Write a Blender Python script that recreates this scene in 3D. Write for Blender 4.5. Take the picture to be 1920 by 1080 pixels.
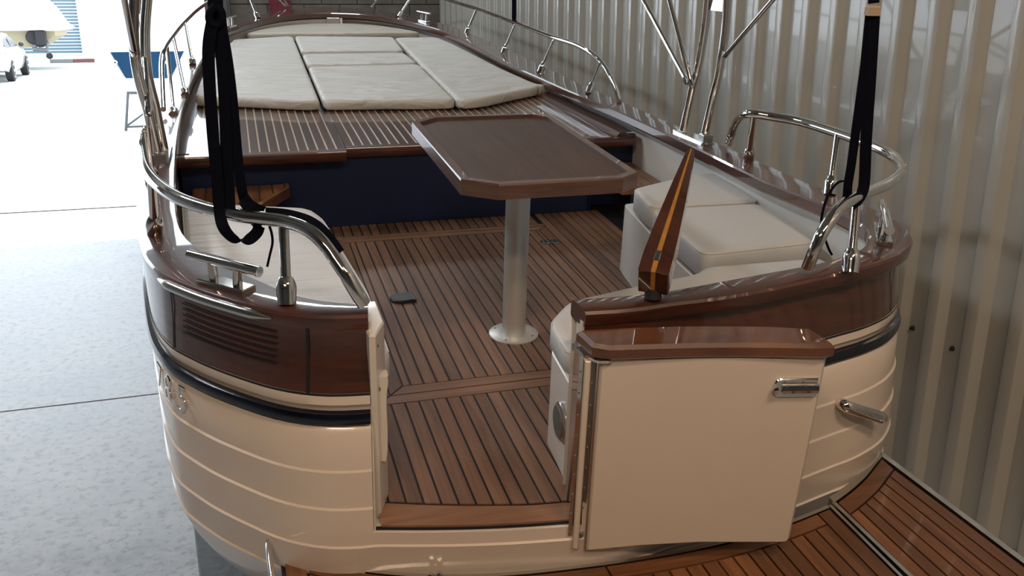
import bpy, math, random
import numpy as np
from mathutils import Vector, Matrix

# ------------------------------------------------------------------ camera, world, light
scn = bpy.context.scene
for o in list(bpy.data.objects):
    bpy.data.objects.remove(o)
H = 2.12                                     # camera height above the shed floor
F_PX, YAW, PITCH, TRIM = 1698.0, math.radians(16.47), math.radians(16.97), math.radians(6.0)
cd = bpy.data.cameras.new('camera'); cam = bpy.data.objects.new('camera', cd)
scn.collection.objects.link(cam)
cd.sensor_width = 36; cd.lens = F_PX / 1920 * 36; cd.clip_start = 0.05; cd.clip_end = 300
cam.location = (0, 0, H); cam.rotation_euler = (math.pi / 2 - PITCH, 0, -YAW)
scn.camera = cam

EXPOSURE = 0.0
scn.view_settings.view_transform = 'Standard'; scn.view_settings.look = 'None'
scn.view_settings.exposure = EXPOSURE; scn.view_settings.gamma = 1.0
scn.view_settings.use_curve_mapping = False

w = bpy.data.worlds.new('sky'); scn.world = w; w.use_nodes = True
bg = w.node_tree.nodes['Background']
bg.inputs[0].default_value = (0.80, 0.90, 1.0, 1); bg.inputs[1].default_value = 5.0

sd = bpy.data.lights.new('sun', 'SUN'); sd.energy = 12.0; sd.angle = math.radians(1.0); sd.color = (1, .95, .87)
sun = bpy.data.objects.new('sun', sd); scn.collection.objects.link(sun)
def aim(o, d):
    o.rotation_euler = Vector(d).to_track_quat('-Z', 'Y').to_euler()
aim(sun, (-0.10, -0.36, -0.93))

def area(name, loc, target, sx, sy, power, col, portal=False):
    l = bpy.data.lights.new(name, 'AREA'); l.shape = 'RECTANGLE'; l.size = sx; l.size_y = sy
    l.energy = power; l.color = col
    o = bpy.data.objects.new(name, l); scn.collection.objects.link(o); o.location = loc
    aim(o, Vector(target) - Vector(loc))
    if portal: l.cycles.is_portal = True
    return o
area('door_portal', (-4.1, 11.1, 2.3), (-4.1, 0, 2.3), 7.8, 4.6, 1, (1, 1, 1), True)
# warm batten lamps behind and above the camera, then added cool fill further forward
area('batten_or_fill', (-1.2, -1.5, 4.7), (0.2, 1.6, 0.6), 1.6, 0.25, 88, (1.0, .74, .52))
area('batten_or_fill', (1.6, -0.6, 4.7), (1.0, 2.2, 0.5), 1.6, 0.25, 70, (1.0, .74, .52))
area('batten_or_fill', (-2.6, 5.0, 4.9), (-.6, 5.6, 0.0), 1.8, 0.3, 105, (.93, .97, 1.0))  # added cool fill beside the boat, stands for no real fixture
area('batten_or_fill', (0.6, 8.6, 4.9), (0.9, 7.0, 0.0), 1.8, 0.3, 50, (.93, .97, 1.0))  # added cool fill over the bow, no lamp known here

# ------------------------------------------------------------------ frames and measuring helpers
CB = Vector((-0.90, 0.0, 1.55))              # the camera in the boat's own frame (x to starboard, y forward, z up, floor at 0)
RX = Matrix.Rotation(TRIM, 4, 'X')
BOAT = Matrix.Translation(Vector((0, 0, H)) - (RX @ CB)) @ RX
BINV = BOAT.inverted()
_fw = Vector((math.sin(YAW) * math.cos(PITCH), math.cos(YAW) * math.cos(PITCH), -math.sin(PITCH)))
_rt = Vector((math.cos(YAW), -math.sin(YAW), 0)); _up = _rt.cross(_fw)
def rayw(px, py): return _rt * ((px - 960) / F_PX) - _up * ((py - 540) / F_PX) + _fw
def rayb(px, py): return BINV.to_3x3() @ rayw(px, py)
def hz(px, py, z):
    d = rayb(px, py); return CB + d * ((z - CB.z) / d.z)
def hx(px, py, x):
    d = rayb(px, py); return CB + d * ((x - CB.x) / d.x)
def hy(px, py, y):
    d = rayb(px, py); return CB + d * ((y - CB.y) / d.y)
def gnd(px, py, z=0.0):
    d = rayw(px, py); return Vector((0, 0, H)) + d * ((z - H) / d.z)
def far(px, py, Y):
    d = rayw(px, py); return Vector((0, 0, H)) + d * (Y / d.y)

rnd = random.Random(7)
COL = scn.collection

# ------------------------------------------------------------------ materials
MATS = {}
def new_mat(name):
    m = bpy.data.materials.new(name); m.use_nodes = True
    nt = m.node_tree; b = nt.nodes['Principled BSDF']
    MATS[name] = m
    return m, nt, b
def N(nt, t, **kw):
    n = nt.nodes.new(t)
    for k, v in kw.items():
        if k.startswith('i_'): n.inputs[k[2:].replace('_', ' ')].default_value = v
        else: setattr(n, k, v)
    return n
def coords(nt, scale=(1, 1, 1), kind='Object'):
    tc = N(nt, 'ShaderNodeTexCoord'); mp = N(nt, 'ShaderNodeMapping')
    mp.inputs['Scale'].default_value = scale
    nt.links.new(tc.outputs[kind], mp.inputs['Vector'])
    return mp.outputs['Vector']
def ramp(nt, fac, stops):
    r = N(nt, 'ShaderNodeValToRGB'); e = r.color_ramp.elements
    while len(e) < len(stops): e.new(0.5)
    for i, (p, c) in enumerate(stops):
        e[i].position = p; e[i].color = (*c, 1)
    nt.links.new(fac, r.inputs[0]); return r.outputs[0]
def bump(nt, b, h, strength, dist=0.01):
    bn = N(nt, 'ShaderNodeBump'); bn.inputs['Strength'].default_value = strength; bn.inputs['Distance'].default_value = dist
    nt.links.new(h, bn.inputs['Height']); nt.links.new(bn.outputs[0], b.inputs['Normal'])
def plain(name, col, rough=0.5, metal=0.0, coat=0.0, noise=0.0, nscale=6, bmp=0.0):
    m, nt, b = new_mat(name)
    b.inputs['Base Color'].default_value = (*col, 1); b.inputs['Roughness'].default_value = rough
    b.inputs['Metallic'].default_value = metal; b.inputs['Coat Weight'].default_value = coat
    b.inputs['Coat Roughness'].default_value = 0.04
    if noise or bmp:
        v = coords(nt); n = N(nt, 'ShaderNodeTexNoise'); n.inputs['Scale'].default_value = nscale; n.inputs['Detail'].default_value = 5
        nt.links.new(v, n.inputs['Vector'])
        if noise:
            lo = tuple(c * (1 - noise) for c in col); hi = tuple(min(1, c * (1 + noise)) for c in col)
            nt.links.new(ramp(nt, n.outputs['Fac'], [(.3, lo), (.7, hi)]), b.inputs['Base Color'])
        if bmp: bump(nt, b, n.outputs['Fac'], bmp, .004)
    return m
def wood(name, dark, light, scale, rough, coat, vary=0.25, gr=1.0):
    """grain runs along the small component of scale; every piece gets its own tone"""
    m, nt, b = new_mat(name)
    v = coords(nt, scale)
    oi = N(nt, 'ShaderNodeObjectInfo')
    add = N(nt, 'ShaderNodeVectorMath', operation='ADD'); sc = N(nt, 'ShaderNodeVectorMath', operation='SCALE')
    cmb = N(nt, 'ShaderNodeCombineXYZ')
    for i in range(3): nt.links.new(oi.outputs['Random'], cmb.inputs[i])
    nt.links.new(cmb.outputs[0], sc.inputs[0]); sc.inputs['Scale'].default_value = 37.0
    nt.links.new(v, add.inputs[0]); nt.links.new(sc.outputs[0], add.inputs[1])
    n = N(nt, 'ShaderNodeTexNoise'); n.inputs['Scale'].default_value = 1.0; n.inputs['Detail'].default_value = 8; n.inputs['Roughness'].default_value = .62
    n.inputs['Distortion'].default_value = .6
    nt.links.new(add.outputs[0], n.inputs['Vector'])
    c = ramp(nt, n.outputs['Fac'], [(.28, dark), (.72, light)])
    hv = N(nt, 'ShaderNodeHueSaturation')
    mr = N(nt, 'ShaderNodeMapRange'); mr.inputs['To Min'].default_value = 1 - vary; mr.inputs['To Max'].default_value = 1 + vary
    nt.links.new(oi.outputs['Random'], mr.inputs['Value']); nt.links.new(mr.outputs[0], hv.inputs['Value'])
    nt.links.new(c, hv.inputs['Color']); nt.links.new(hv.outputs[0], b.inputs['Base Color'])
    b.inputs['Roughness'].default_value = rough; b.inputs['Coat Weight'].default_value = coat; b.inputs['Coat Roughness'].default_value = .03
    bump(nt, b, n.outputs['Fac'], .12 * gr, .002)
    return m
wood('varnished_mahogany', (.028, .008, .005), (.092, .026, .012), (3, 3, 22), .35, 1.0, 0.08)
wood('deck_mahogany', (.034, .012, .009), (.092, .034, .024), (30, 1.6, 30), .30, .7, .38)
wood('teak', (.135, .070, .044), (.255, .145, .094), (38, 2.2, 38), .55, 0.0, .22)
wood('teak_wet', (.105, .041, .016), (.245, .104, .044), (38, 2.0, 38), .38, .25, .32)
wood('teak_cross', (.165, .086, .050), (.31, .172, .105), (2.2, 38, 38), .5, 0.0, .15)
wood('table_wood', (.060, .037, .027), (.100, .064, .048), (30, 2.0, 30), .62, .0, .05)
wood('table_edge', (.075, .038, .028), (.145, .080, .060), (9, 9, 60), .32, .4, .05)
wood('tiller_dark', (.030, .008, .004), (.085, .024, .010), (26, 3, 26), .3, 1.0, .1)
wood('tiller_light', (.36, .15, .022), (.50, .24, .045), (26, 3, 26), .3, 1.0, .05)
plain('gelcoat', (.70, .61, .525), .28, 0, .5, .02, 3)
plain('liner', (.72, .70, .66), .3, 0, .3)
plain('jamb_plastic', (.70, .66, .60), .35, 0, .2)
plain('navy', (.002, .004, .013), .15, 0, .5)
plain('navy_paint', (.0015, .010, .050), .5, 0, 0)
plain('chrome', (.78, .77, .75), .07, 1.0)
plain('steel', (.60, .59, .56), .22, 1.0)
plain('dull_steel', (.42, .42, .40), .38, 1.0)
plain('aluminium', (.62, .62, .60), .38, .55)
plain('black_caulk', (.008, .009, .014), .6)
plain('webbing', (.003, .004, .010), .85, bmp=.4, nscale=300)
plain('pale_stripe', (.62, .50, .36), .3, 0, .8)
m_ = MATS['webbing'].node_tree.nodes['Principled BSDF']; m_.inputs['Specular IOR Level'].default_value = .08
plain('dark_cover', (.030, .031, .035), .42, .2)
wood('cap_wood', (.055, .015, .005), (.18, .062, .020), (3, 9, 9), .35, 1.0, 0.05)
plain('rubber', (.02, .02, .022), .7)
plain('speaker_grey', (.16, .16, .155), .45, .3)
plain('leather_tag', (.42, .32, .22), .8)
# cushions: off-white vinyl with soft creases
def vinyl(name, col, sc, amp):
    m, nt, b = new_mat(name)
    b.inputs['Base Color'].default_value = (*col, 1); b.inputs['Roughness'].default_value = .5
    v = coords(nt, sc); n = N(nt, 'ShaderNodeTexNoise'); n.inputs['Scale'].default_value = 1; n.inputs['Detail'].default_value = 3; n.inputs['Distortion'].default_value = .8
    nt.links.new(v, n.inputs['Vector']); bump(nt, b, n.outputs['Fac'], amp, .06)
vinyl('sun_vinyl', (.60, .59, .55), (2.0, 6.5, 4), 1.0)
vinyl('bow_vinyl', (.50, .465, .40), (2.0, 6.5, 4), .8)
vinyl('seat_vinyl', (.60, .61, .61), (5, 5, 5), .08)
vinyl('port_vinyl', (.66, .66, .65), (2.5, 14, 4), .28)
# corrugated sheet
plain('wall_steel', (.40, .395, .36), .27, 0, .5, .05, 2)
plain('block', (.16, .15, .13), .9, 0, 0, .15, 8, .4)
plain('mortar', (.10, .095, .085), .95)
plain('roof_steel', (.16, .155, .145), .6)
plain('door_post', (.10, .10, .11), .6)
plain('dark_red', (.16, .015, .03), .6)
def concrete():
    m, nt, b = new_mat('concrete')
    v = coords(nt, (1, 1, 1), 'Object'); geo = N(nt, 'ShaderNodeNewGeometry')
    n = N(nt, 'ShaderNodeTexNoise'); n.inputs['Scale'].default_value = 1.3; n.inputs['Detail'].default_value = 9; n.inputs['Roughness'].default_value = .68
    nt.links.new(geo.outputs['Position'], n.inputs['Vector'])
    c = ramp(nt, n.outputs['Fac'], [(.33, (.20, .207, .22)), (.5, (.36, .367, .38)), (.66, (.48, .483, .49))])
    n2 = N(nt, 'ShaderNodeTexNoise'); n2.inputs['Scale'].default_value = 22; n2.inputs['Detail'].default_value = 6; n2.inputs['Roughness'].default_value = .7
    nt.links.new(geo.outputs['Position'], n2.inputs['Vector'])
    c2 = ramp(nt, n2.outputs['Fac'], [(.38, (.5, .5, .5)), (.5, (1, 1, 1))])
    mx = N(nt, 'ShaderNodeMix', data_type='RGBA', blend_type='MULTIPLY'); mx.inputs[0].default_value = .75
    nt.links.new(c, mx.inputs[6]); nt.links.new(c2, mx.inputs[7])
    nt.links.new(mx.outputs[2], b.inputs['Base Color'])
    r = N(nt, 'ShaderNodeMapRange'); r.inputs['To Min'].default_value = .25; r.inputs['To Max'].default_value = .6
    nt.links.new(n.outputs['Fac'], r.inputs['Value']); nt.links.new(r.outputs[0], b.inputs['Roughness'])
    bump(nt, b, n2.outputs['Fac'], .15, .004)
concrete()
plain('apron', (.36, .36, .35), .8, 0, 0, .08, .8)
plain('mat_rubber', (.075, .085, .09), .65, 0, 0, .25, 30, .6)
plain('car_white', (.85, .85, .86), .2, 0, 1.0)
plain('car_glass', (.012, .014, .018), .35, 0, 0)
plain('tyre', (.012, .012, .013), .9)
plain('tail_red', (.45, .02, .05), .2)
plain('shrink_white', (.86, .87, .88), .5)
plain('cream_wall', (.26, .23, .15), .8)
plain('door_shadow_blue', (.07, .12, .15), .6)
plain('door_white', (.75, .80, .83), .6)
plain('hull_blue', (.006, .045, .105), .3, 0, .4)
plain('hull_grey', (.55, .57, .58), .4)
plain('dark_mech', (.012, .012, .014), .8)
plain('kerb_red', (.10, .035, .04), .8)
plain('galv', (.10, .105, .11), .6, .0)

# ------------------------------------------------------------------ mesh helpers
class MB:
    def __init__(s): s.v = []; s.f = []
    def add(s, vs, fs):
        o = len(s.v); s.v += [Vector(p) for p in vs]; s.f += [tuple(i + o for i in f) for f in fs]; return s
    def box(s, lo, hi, M=None):
        x0, y0, z0 = lo; x1, y1, z1 = hi
        P = [(x0,y0,z0),(x1,y0,z0),(x1,y1,z0),(x0,y1,z0),(x0,y0,z1),(x1,y0,z1),(x1,y1,z1),(x0,y1,z1)]
        if M: P = [M @ Vector(p) for p in P]
        return s.add(P, [(0,3,2,1),(4,5,6,7),(0,1,5,4),(1,2,6,5),(2,3,7,6),(3,0,4,7)])
    def bbox(s, lo, hi, b, M=None):
        """box with chamfered long edges on top (small bevel b)"""
        x0, y0, z0 = lo; x1, y1, z1 = hi
        R = [[(x0,y0),(x1,y0),(x1,y1),(x0,y1)], [(x0,y0),(x1,y0),(x1,y1),(x0,y1)], [(x0+b,y0+b),(x1-b,y0+b),(x1-b,y1-b),(x0+b,y1-b)]]
        Z = [z0, z1-b, z1]
        rings = [[Vector((p[0], p[1], z)) for p in r] for r, z in zip(R, Z)]
        if M: rings = [[M @ p for p in r] for r in rings]
        return s.loft(rings)
    def loft(s, rings, closed=True, cap0=True, cap1=True):
        n = len(rings[0]); o = len(s.v)
        for r in rings: s.v += [Vector(p) for p in r]
        m = n if closed else n - 1
        for i in range(len(rings) - 1):
            for j in range(m):
                k = (j + 1) % n
                s.f.append((o+i*n+j, o+i*n+k, o+(i+1)*n+k, o+(i+1)*n+j))
        if cap0 and closed: s.f.append(tuple(o + j for j in reversed(range(n))))
        if cap1 and closed: s.f.append(tuple(o + (len(rings)-1)*n + j for j in range(n)))
        return s
    def prism(s, poly, z0, z1, bev=0.0):
        poly = ccw(poly)
        rs = [[Vector((p[0], p[1], z0)) for p in poly]]
        if bev:
            rs.append([Vector((p[0], p[1], z1 - bev)) for p in poly])
            q = inset(poly, bev); rs.append([Vector((p[0], p[1], z1)) for p in q])
        else: rs.append([Vector((p[0], p[1], z1)) for p in poly])
        return s.loft(rs)
    def tube(s, path, r, seg=12, cap=True):
        P = [Vector(p) for p in path]; n = len(P)
        R = r if isinstance(r, (list, tuple)) else [r] * n
        T = []
        for i in range(n):
            t = (P[min(i+1, n-1)] - P[max(i-1, 0)]); T.append(t.normalized())
        u = T[0].orthogonal().normalized(); rings = []
        for i in range(n):
            u = (u - T[i] * u.dot(T[i])).normalized(); vv = T[i].cross(u)
            rings.append([P[i] + (u * math.cos(a) + vv * math.sin(a)) * R[i] for a in [2*math.pi*k/seg for k in range(seg)]])
        return s.loft(rings, True, cap, cap)
    def lathe(s, base, axis, prof, seg=20):
        """prof: list of (distance along axis, radius)"""
        a = Vector(axis).normalized(); u = a.orthogonal().normalized(); v = a.cross(u); b = Vector(base)
        rings = [[b + a * h + (u * math.cos(t) + v * math.sin(t)) * max(r, 1e-4) for t in [2*math.pi*k/seg for k in range(seg)]] for h, r in prof]
        return s.loft(rings)
    def ribbon(s, path, wdir, width, th=.003):
        """webbing: flat band along path, wdir its width direction (vector or list)"""
        P = [Vector(p) for p in path]; n = len(P); rings = []
        for i in range(n):
            t = (P[min(i+1, n-1)] - P[max(i-1, 0)]).normalized()
            wv = Vector(wdir[i] if isinstance(wdir, list) else wdir); wv = (wv - t * wv.dot(t)).normalized()
            nn = t.cross(wv)
            rings.append([P[i] + wv*width/2 + nn*th/2, P[i] - wv*width/2 + nn*th/2, P[i] - wv*width/2 - nn*th/2, P[i] + wv*width/2 - nn*th/2])
        return s.loft(rings)
def ccw(p):
    a = sum(p[i][0]*p[(i+1) % len(p)][1] - p[(i+1) % len(p)][0]*p[i][1] for i in range(len(p)))
    return list(p) if a > 0 else list(reversed(p))
def inset(poly, d):
    n = len(poly); out = []
    for i in range(n):
        a = Vector(poly[i-1][:2]); b = Vector(poly[i][:2]); c = Vector(poly[(i+1) % n][:2])
        e1 = (b - a).normalized(); e2 = (c - b).normalized()
        n1 = Vector((-e1.y, e1.x)); n2 = Vector((-e2.y, e2.x)); m = n1 + n2
        k = 1 + n1.dot(n2)
        m = m / max(k, .35)
        out.append((b.x + m.x * d, b.y + m.y * d))
    return out
def round_poly(poly, r, seg=4):
    n = len(poly); out = []
    R = r if isinstance(r, (list, tuple)) else [r] * n
    for i in range(n):
        a = Vector(poly[i-1][:2]); b = Vector(poly[i][:2]); c = Vector(poly[(i+1) % n][:2])
        if R[i] <= 0: out.append((b.x, b.y)); continue
        d1 = min(R[i], (a-b).length * .45); d2 = min(R[i], (c-b).length * .45)
        p = b + (a-b).normalized() * d1; q = b + (c-b).normalized() * d2
        for k in range(seg + 1):
            t = k / seg; x = p*(1-t)**2 + b*2*t*(1-t) + q*t*t; out.append((x.x, x.y))
    return out
def catmull(P, per=6, closed=False):
    P = [Vector(p) for p in P]; n = len(P); out = []
    rng = range(n if closed else n - 1)
    for i in rng:
        p0 = P[i-1] if (closed or i > 0) else P[0]; p1 = P[i]; p2 = P[(i+1) % n]; p3 = P[(i+2) % n] if (closed or i + 2 < n) else P[-1]
        for k in range(per):
            t = k / per
            out.append(.5*((2*p1) + (p2-p0)*t + (2*p0-5*p1+4*p2-p3)*t*t + (3*p1-p0-3*p2+p3)*t**3))
    if not closed: out.append(P[-1])
    return out
def resample(P, n):
    P = [Vector(p) for p in P]; s = [0]
    for a, b in zip(P, P[1:]): s.append(s[-1] + (b-a).length)
    out = []; j = 0
    for k in range(n):
        t = s[-1] * k / (n-1)
        while j < len(s) - 2 and s[j+1] < t: j += 1
        u = (t - s[j]) / max(1e-9, s[j+1] - s[j]); out.append(P[j].lerp(P[j+1], u))
    return out

def mesh_of(name, mb, mat, smooth=40):
    me = bpy.data.meshes.new(name); me.from_pydata([tuple(v) for v in mb.v], [], mb.f); me.update()
    import bmesh
    bm = bmesh.new(); bm.from_mesh(me); bmesh.ops.recalc_face_normals(bm, faces=bm.faces); bm.to_mesh(me); bm.free()
    if smooth:
        me.shade_smooth(); me.set_sharp_from_angle(angle=math.radians(smooth))
    me.materials.append(MATS[mat]); return me
def tag(o, label=None, cat=None, group=None, kind=None):
    if label: o['label'] = label
    if cat: o['category'] = cat
    if group: o['group'] = group
    if kind: o['kind'] = kind
    return o
def empty(name, base=(0, 0, 0), frame=None):
    o = bpy.data.objects.new(name, None); COL.objects.link(o); o.empty_display_size = .1
    b = Vector(base); o['_b'] = tuple(b)
    o.matrix_world = (frame @ Matrix.Translation(b)) if frame else Matrix.Translation(b)
    return o
def part(name, mb, mat, parent, label=None, kind=None, smooth=40, base=None):
    """child mesh; its points are given in the same frame as the root's base. base = origin of the piece"""
    root = parent
    while root.parent: root = root.parent
    rb = Vector(root['_b']); pb = Vector(parent['_b'])
    b = Vector(base) if base is not None else pb
    mb.v = [v - b for v in mb.v]
    o = bpy.data.objects.new(name, mesh_of(name, mb, mat, smooth)); COL.objects.link(o)
    o.parent = parent; o.location = b - pb; o['_b'] = tuple(b)
    tag(o, label, None, None, kind); return o
def solo(name, mb, mat, base, frame=None, smooth=40):
    b = Vector(base); mb.v = [v - b for v in mb.v]
    o = bpy.data.objects.new(name, mesh_of(name, mb, mat, smooth)); COL.objects.link(o); o['_b'] = tuple(b)
    o.matrix_world = (frame @ Matrix.Translation(b)) if frame else Matrix.Translation(b)
    return o
def struct(name, mb, mat, base=(0, 0, 0), smooth=0):
    o = solo(name, mb, mat, base, None, smooth); o['kind'] = 'structure'; return o

# ================================================================== THE SETTING
WK, W0 = 0.073, 3.10                          # right wall: x = W0 - WK * Y
def wall_x(Y): return W0 - WK * Y
YB = 10.9                                      # front wall with the door opening
# floor: slabs with open joints
fl = MB(); fl.box((-9.2, -7.2, -.25), (4.2, YB + .1, -.012)); floor = struct('floor', fl, 'black_caulk')
j1, j2 = gnd(0, 776), gnd(312, 741)
sk = math.atan2(j2.y - j1.y, j2.x - j1.x); SLB = (gnd(40, 424) - j1).dot(Vector((-math.sin(sk), math.cos(sk), 0)))
Mrot = Matrix.Translation((j1.x, j1.y, 0)) @ Matrix.Rotation(sk, 4, 'Z')
for ix in range(-1, 0):
    for iy in range(-3, 2):
        y0, y1 = iy * SLB, iy * SLB + SLB
        x0, x1 = -14.0, 14.0
        m = MB(); m.box((x0 + .008, y0 + .008, -.012), (x1 - .008, y1 - .008, 0), Mrot)
        for v in m.v:
            v.y = min(max(v.y, -7.1), YB); v.x = min(max(v.x, -9.1), 4.1)
        part('slab', m, 'concrete', floor, smooth=0)
ap = MB(); ap.box((-60, YB + .1, -.25), (40, 110, -.005)); struct('ground', ap, 'apron')

# right wall: ribbed steel sheets, each sheet a piece
wr = MB(); wr.add([(wall_x(-7)+.10, -7, -.2), (wall_x(YB)+.10, YB, -.2), (wall_x(YB)+.10, YB, 5.3), (wall_x(-7)+.10, -7, 5.3)], [(0, 1, 2, 3)])
wall_right = struct('wall_right', wr, 'roof_steel')
PITCHR = 0.21
wd = Vector((-WK, 1, 0)).normalized(); wn = Vector((-1, -WK, 0)).normalized()
p0 = Vector((wall_x(-6.9), -6.9, 0)); Lw = (Vector((wall_x(YB), YB, 0)) - p0).length
nrib = int(Lw / PITCHR); per = 4
for s in range(0, nrib, per):
    k = min(per, nrib - s); prof = []
    for i in range(k):
        a = (s + i) * PITCHR
        prof += [(a, 0), (a + .095, 0), (a + .100, .004), (a + .125, .036), (a + .130, .038), (a + .178, .038), (a + .183, .036), (a + .206, .004)]
    prof.append(((s + k) * PITCHR + .012, .0))
    m = MB(); rows = []
    for z in (-.01, 5.25): rows.append([p0 + wd*t + wn*(d + (.002 if (s // per) % 2 else 0)) + Vector((0, 0, z)) for t, d in prof])
    m.loft(rows, closed=False)
    part('wall_sheet', m, 'wall_steel', wall_right, smooth=25)
for px, py in ((1712, 615), (1787, 653)):
    d = rayw(px, py); # point on the sheet
    t = (W0 - 0.0) / (d.x + WK * d.y); q = Vector((0, 0, H)) + d * t
    m = MB(); m.lathe(q, wn, [(0, .012), (.006, .012), (.010, .007), (.016, .006)], 8)
    part('bolt', m, 'rubber', wall_right)

# front wall: concrete blocks beside the wide door opening
xb0, xb1 = -.12, wall_x(YB) + .1
bw = MB(); bw.box((xb0 + .1, YB + .02, -.2), (xb1, YB + .2, 5.3)); wall_back = struct('wall_back', bw, 'mortar')
for r in range(0, 26):
    z0 = r * .2; off = (r % 2) * .2
    x = xb0 + .1 - off
    while x < xb1:
        a, b = max(x, xb0 + .1) + .005, min(x + .4, xb1) - .005
        if b - a > .03:
            m = MB(); m.box((a, YB, z0 + .005), (b, YB + .05, z0 + .195)); part('block', m, 'block', wall_back, smooth=0)
        x += .4
tp = MB(); tp.box((xb0 - .12, YB - .16, 0), (xb0 + .10, YB + .2, 5.3)); tp.box((xb0 - .16, YB - .20, 0), (xb0 - .12, YB + .2, 5.3)); tp.box((xb0 + .03, YB - .2, 0), (xb0 + .07, YB - .16, 5.3))
struct('trim_1', tp, 'door_post')
m = MB(); m.box((-9.2, YB, 4.6), (xb0 - .1, YB + .2, 5.3)); m.box((-9.2, YB, 0), (-8.0, YB + .2, 4.6)); struct('wall_front', m, 'roof_steel')
m = MB(); m.box((-9.2, -7.2, -.2), (4.2, -7.0, 5.3)); struct('wall_rear', m, 'roof_steel')
m = MB(); m.box((-9.4, -7.2, -.2), (-9.2, YB + .2, 5.3)); struct('wall_left', m, 'roof_steel')
m = MB(); m.box((-9.4, -7.2, 5.3), (4.4, YB + .2, 5.4))
for y in (-4, -1, 2, 5, 8): m.box((-9.2, y - .06, 5.1), (4.0, y + .06, 5.3))
struct('ceiling', m, 'roof_steel')
q0, q1 = far(505, 20, YB - .04), far(545, 20, YB - .04)
m = MB(); m.box((q0.x, YB - .05, q0.z - .25), (q1.x, YB - .005, q0.z + .8)); m.box((q0.x + .03, YB - .06, q0.z - .22), (q1.x - .03, YB - .05, q0.z + .77))
tag(solo('wall_panel', m, 'dark_red', (q0.x, YB - .03, q0.z - .25), smooth=0), 'dark red panel fixed to the concrete block wall behind the bow', 'panel')
# rubber mat under the boat
ma, mb_ = gnd(348, 852), gnd(374, 1080)
md = (mb_ - ma); 
m = MB(); e = md.normalized(); n_ = Vector((-e.y, e.x, 0)); n_ = n_ if n_.x > 0 else -n_
pA = ma - e * 4.0; pB = mb_ + e * 1.5
poly = [pA, pB, pB + n_ * 1.9, pA + n_ * 1.9]
m.prism([(p.x, p.y) for p in poly], 0.0, .022, .006)
tag(solo('floor_mat', m, 'mat_rubber', (ma.x, ma.y, 0), smooth=0), 'dark grey textured rubber mat on the concrete beneath the boat', 'mat')

# ================================================================== THE BOAT
boat = empty('motor_boat', (0, 4.5, -.5), BOAT)
tag(boat, 'cream open motor boat with mahogany trim, teak floor and open transom gate', 'boat')
ZG = [(2.0, .585), (2.3, .585), (2.7, .58), (3.1, .56), (3.7, .55), (4.5, .532), (5.5, .52), (6.5, .525), (7.5, .54), (8.5, .56), (9.2, .585), (9.8, .605)]
def zg(y): return float(np.interp(y, [a for a, _ in ZG], [b for _, b in ZG]))
OPL, OPR = -.631, -.078                        # transom opening
PORT_OUT = [(OPL, 2.118), (-.75, 2.138), (-.864, 2.197), (-.984, 2.307), (-1.081, 2.421), (-1.156, 2.54), (-1.211, 2.72), (-1.253, 3.03), (-1.282, 3.4), (-1.30, 4.0), (-1.305, 4.7), (-1.295, 5.5), (-1.26, 6.4), (-1.20, 7.2), (-1.09, 7.95), (-.93, 8.55), (-.70, 9.0), (-.44, 9.33), (-.2, 9.53), (0.03, 9.6)]
STBD_OUT = [(OPR, 2.012), (.05, 2.003)] + [(hz(a, b, .562).x, hz(a, b, .562).y) for a, b in [(1265, 580), (1365, 568), (1490, 543), (1590, 519), (1645, 505), (1690, 486), (1709, 462)]] + [(1.27, 2.46), (1.29, 2.62), (1.288, 2.95), (1.283, 3.3), (1.275, 3.8), (1.262, 4.5), (1.235, 5.2), (1.20, 6.0), (1.165, 6.8), (1.10, 7.6), (1.0, 8.3), (.83, 8.8), (.58, 9.18), (.33, 9.46), (0.03, 9.6)]
PORT_IN = [(OPL + .009, 2.18), (-.689, 2.202), (-.793, 2.268), (-.897, 2.415), (-.982, 2.56), (-1.055, 2.703), (-1.11, 2.89), (-1.145, 3.2), (-1.175, 3.8), (-1.195, 4.6), (-1.19, 5.5), (-1.13, 6.7), (-.97, 7.9), (-.74, 8.5), (-.484, 8.84), (-.231, 9.0), (0.0, 9.04)]
STBD_IN = [(OPR - .008, 2.092), (.05, 2.084), (.188, 2.088), (.37, 2.12), (.565, 2.155), (.75, 2.19), (.94, 2.262), (1.06, 2.365), (1.12, 2.48), (1.135, 2.65), (1.13, 2.9), (1.12, 3.2), (1.125, 3.75), (1.125, 4.5), (1.08, 5.1), (1.02, 5.8), (.96, 6.4), (.925, 7.1), (.86, 7.9), (.70, 8.42), (.486, 8.78), (.264, 8.97), (0, 9.04)]
def v3(P): return [Vector((a, b, 0)) for a, b in P]
PO, SO, PI_, SI = [catmull(v3(p), 6) for p in (PORT_OUT, STBD_OUT, PORT_IN, STBD_IN)]
# closed hull outline: from the opening's port edge round the bow to the starboard edge, then across the opening
NP, NS, NO = 240, 260, 20
ring_p = resample(PO, NP); ring_s = list(reversed(resample(SO, NS)))[1:]
ring_o = [Vector((OPR + (OPL - OPR) * k / NO, 2.012 + (2.118 - 2.012) * k / NO - .012 * math.sin(math.pi * k / NO), 0)) for k in range(1, NO)]
OUT = ring_p + ring_s + ring_o; NR = len(OUT)
NORM = []
for i in range(NR):
    t = (OUT[(i+1) % NR] - OUT[i-1]); n = Vector((t.y, -t.x, 0)).normalized(); NORM.append(n)
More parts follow.
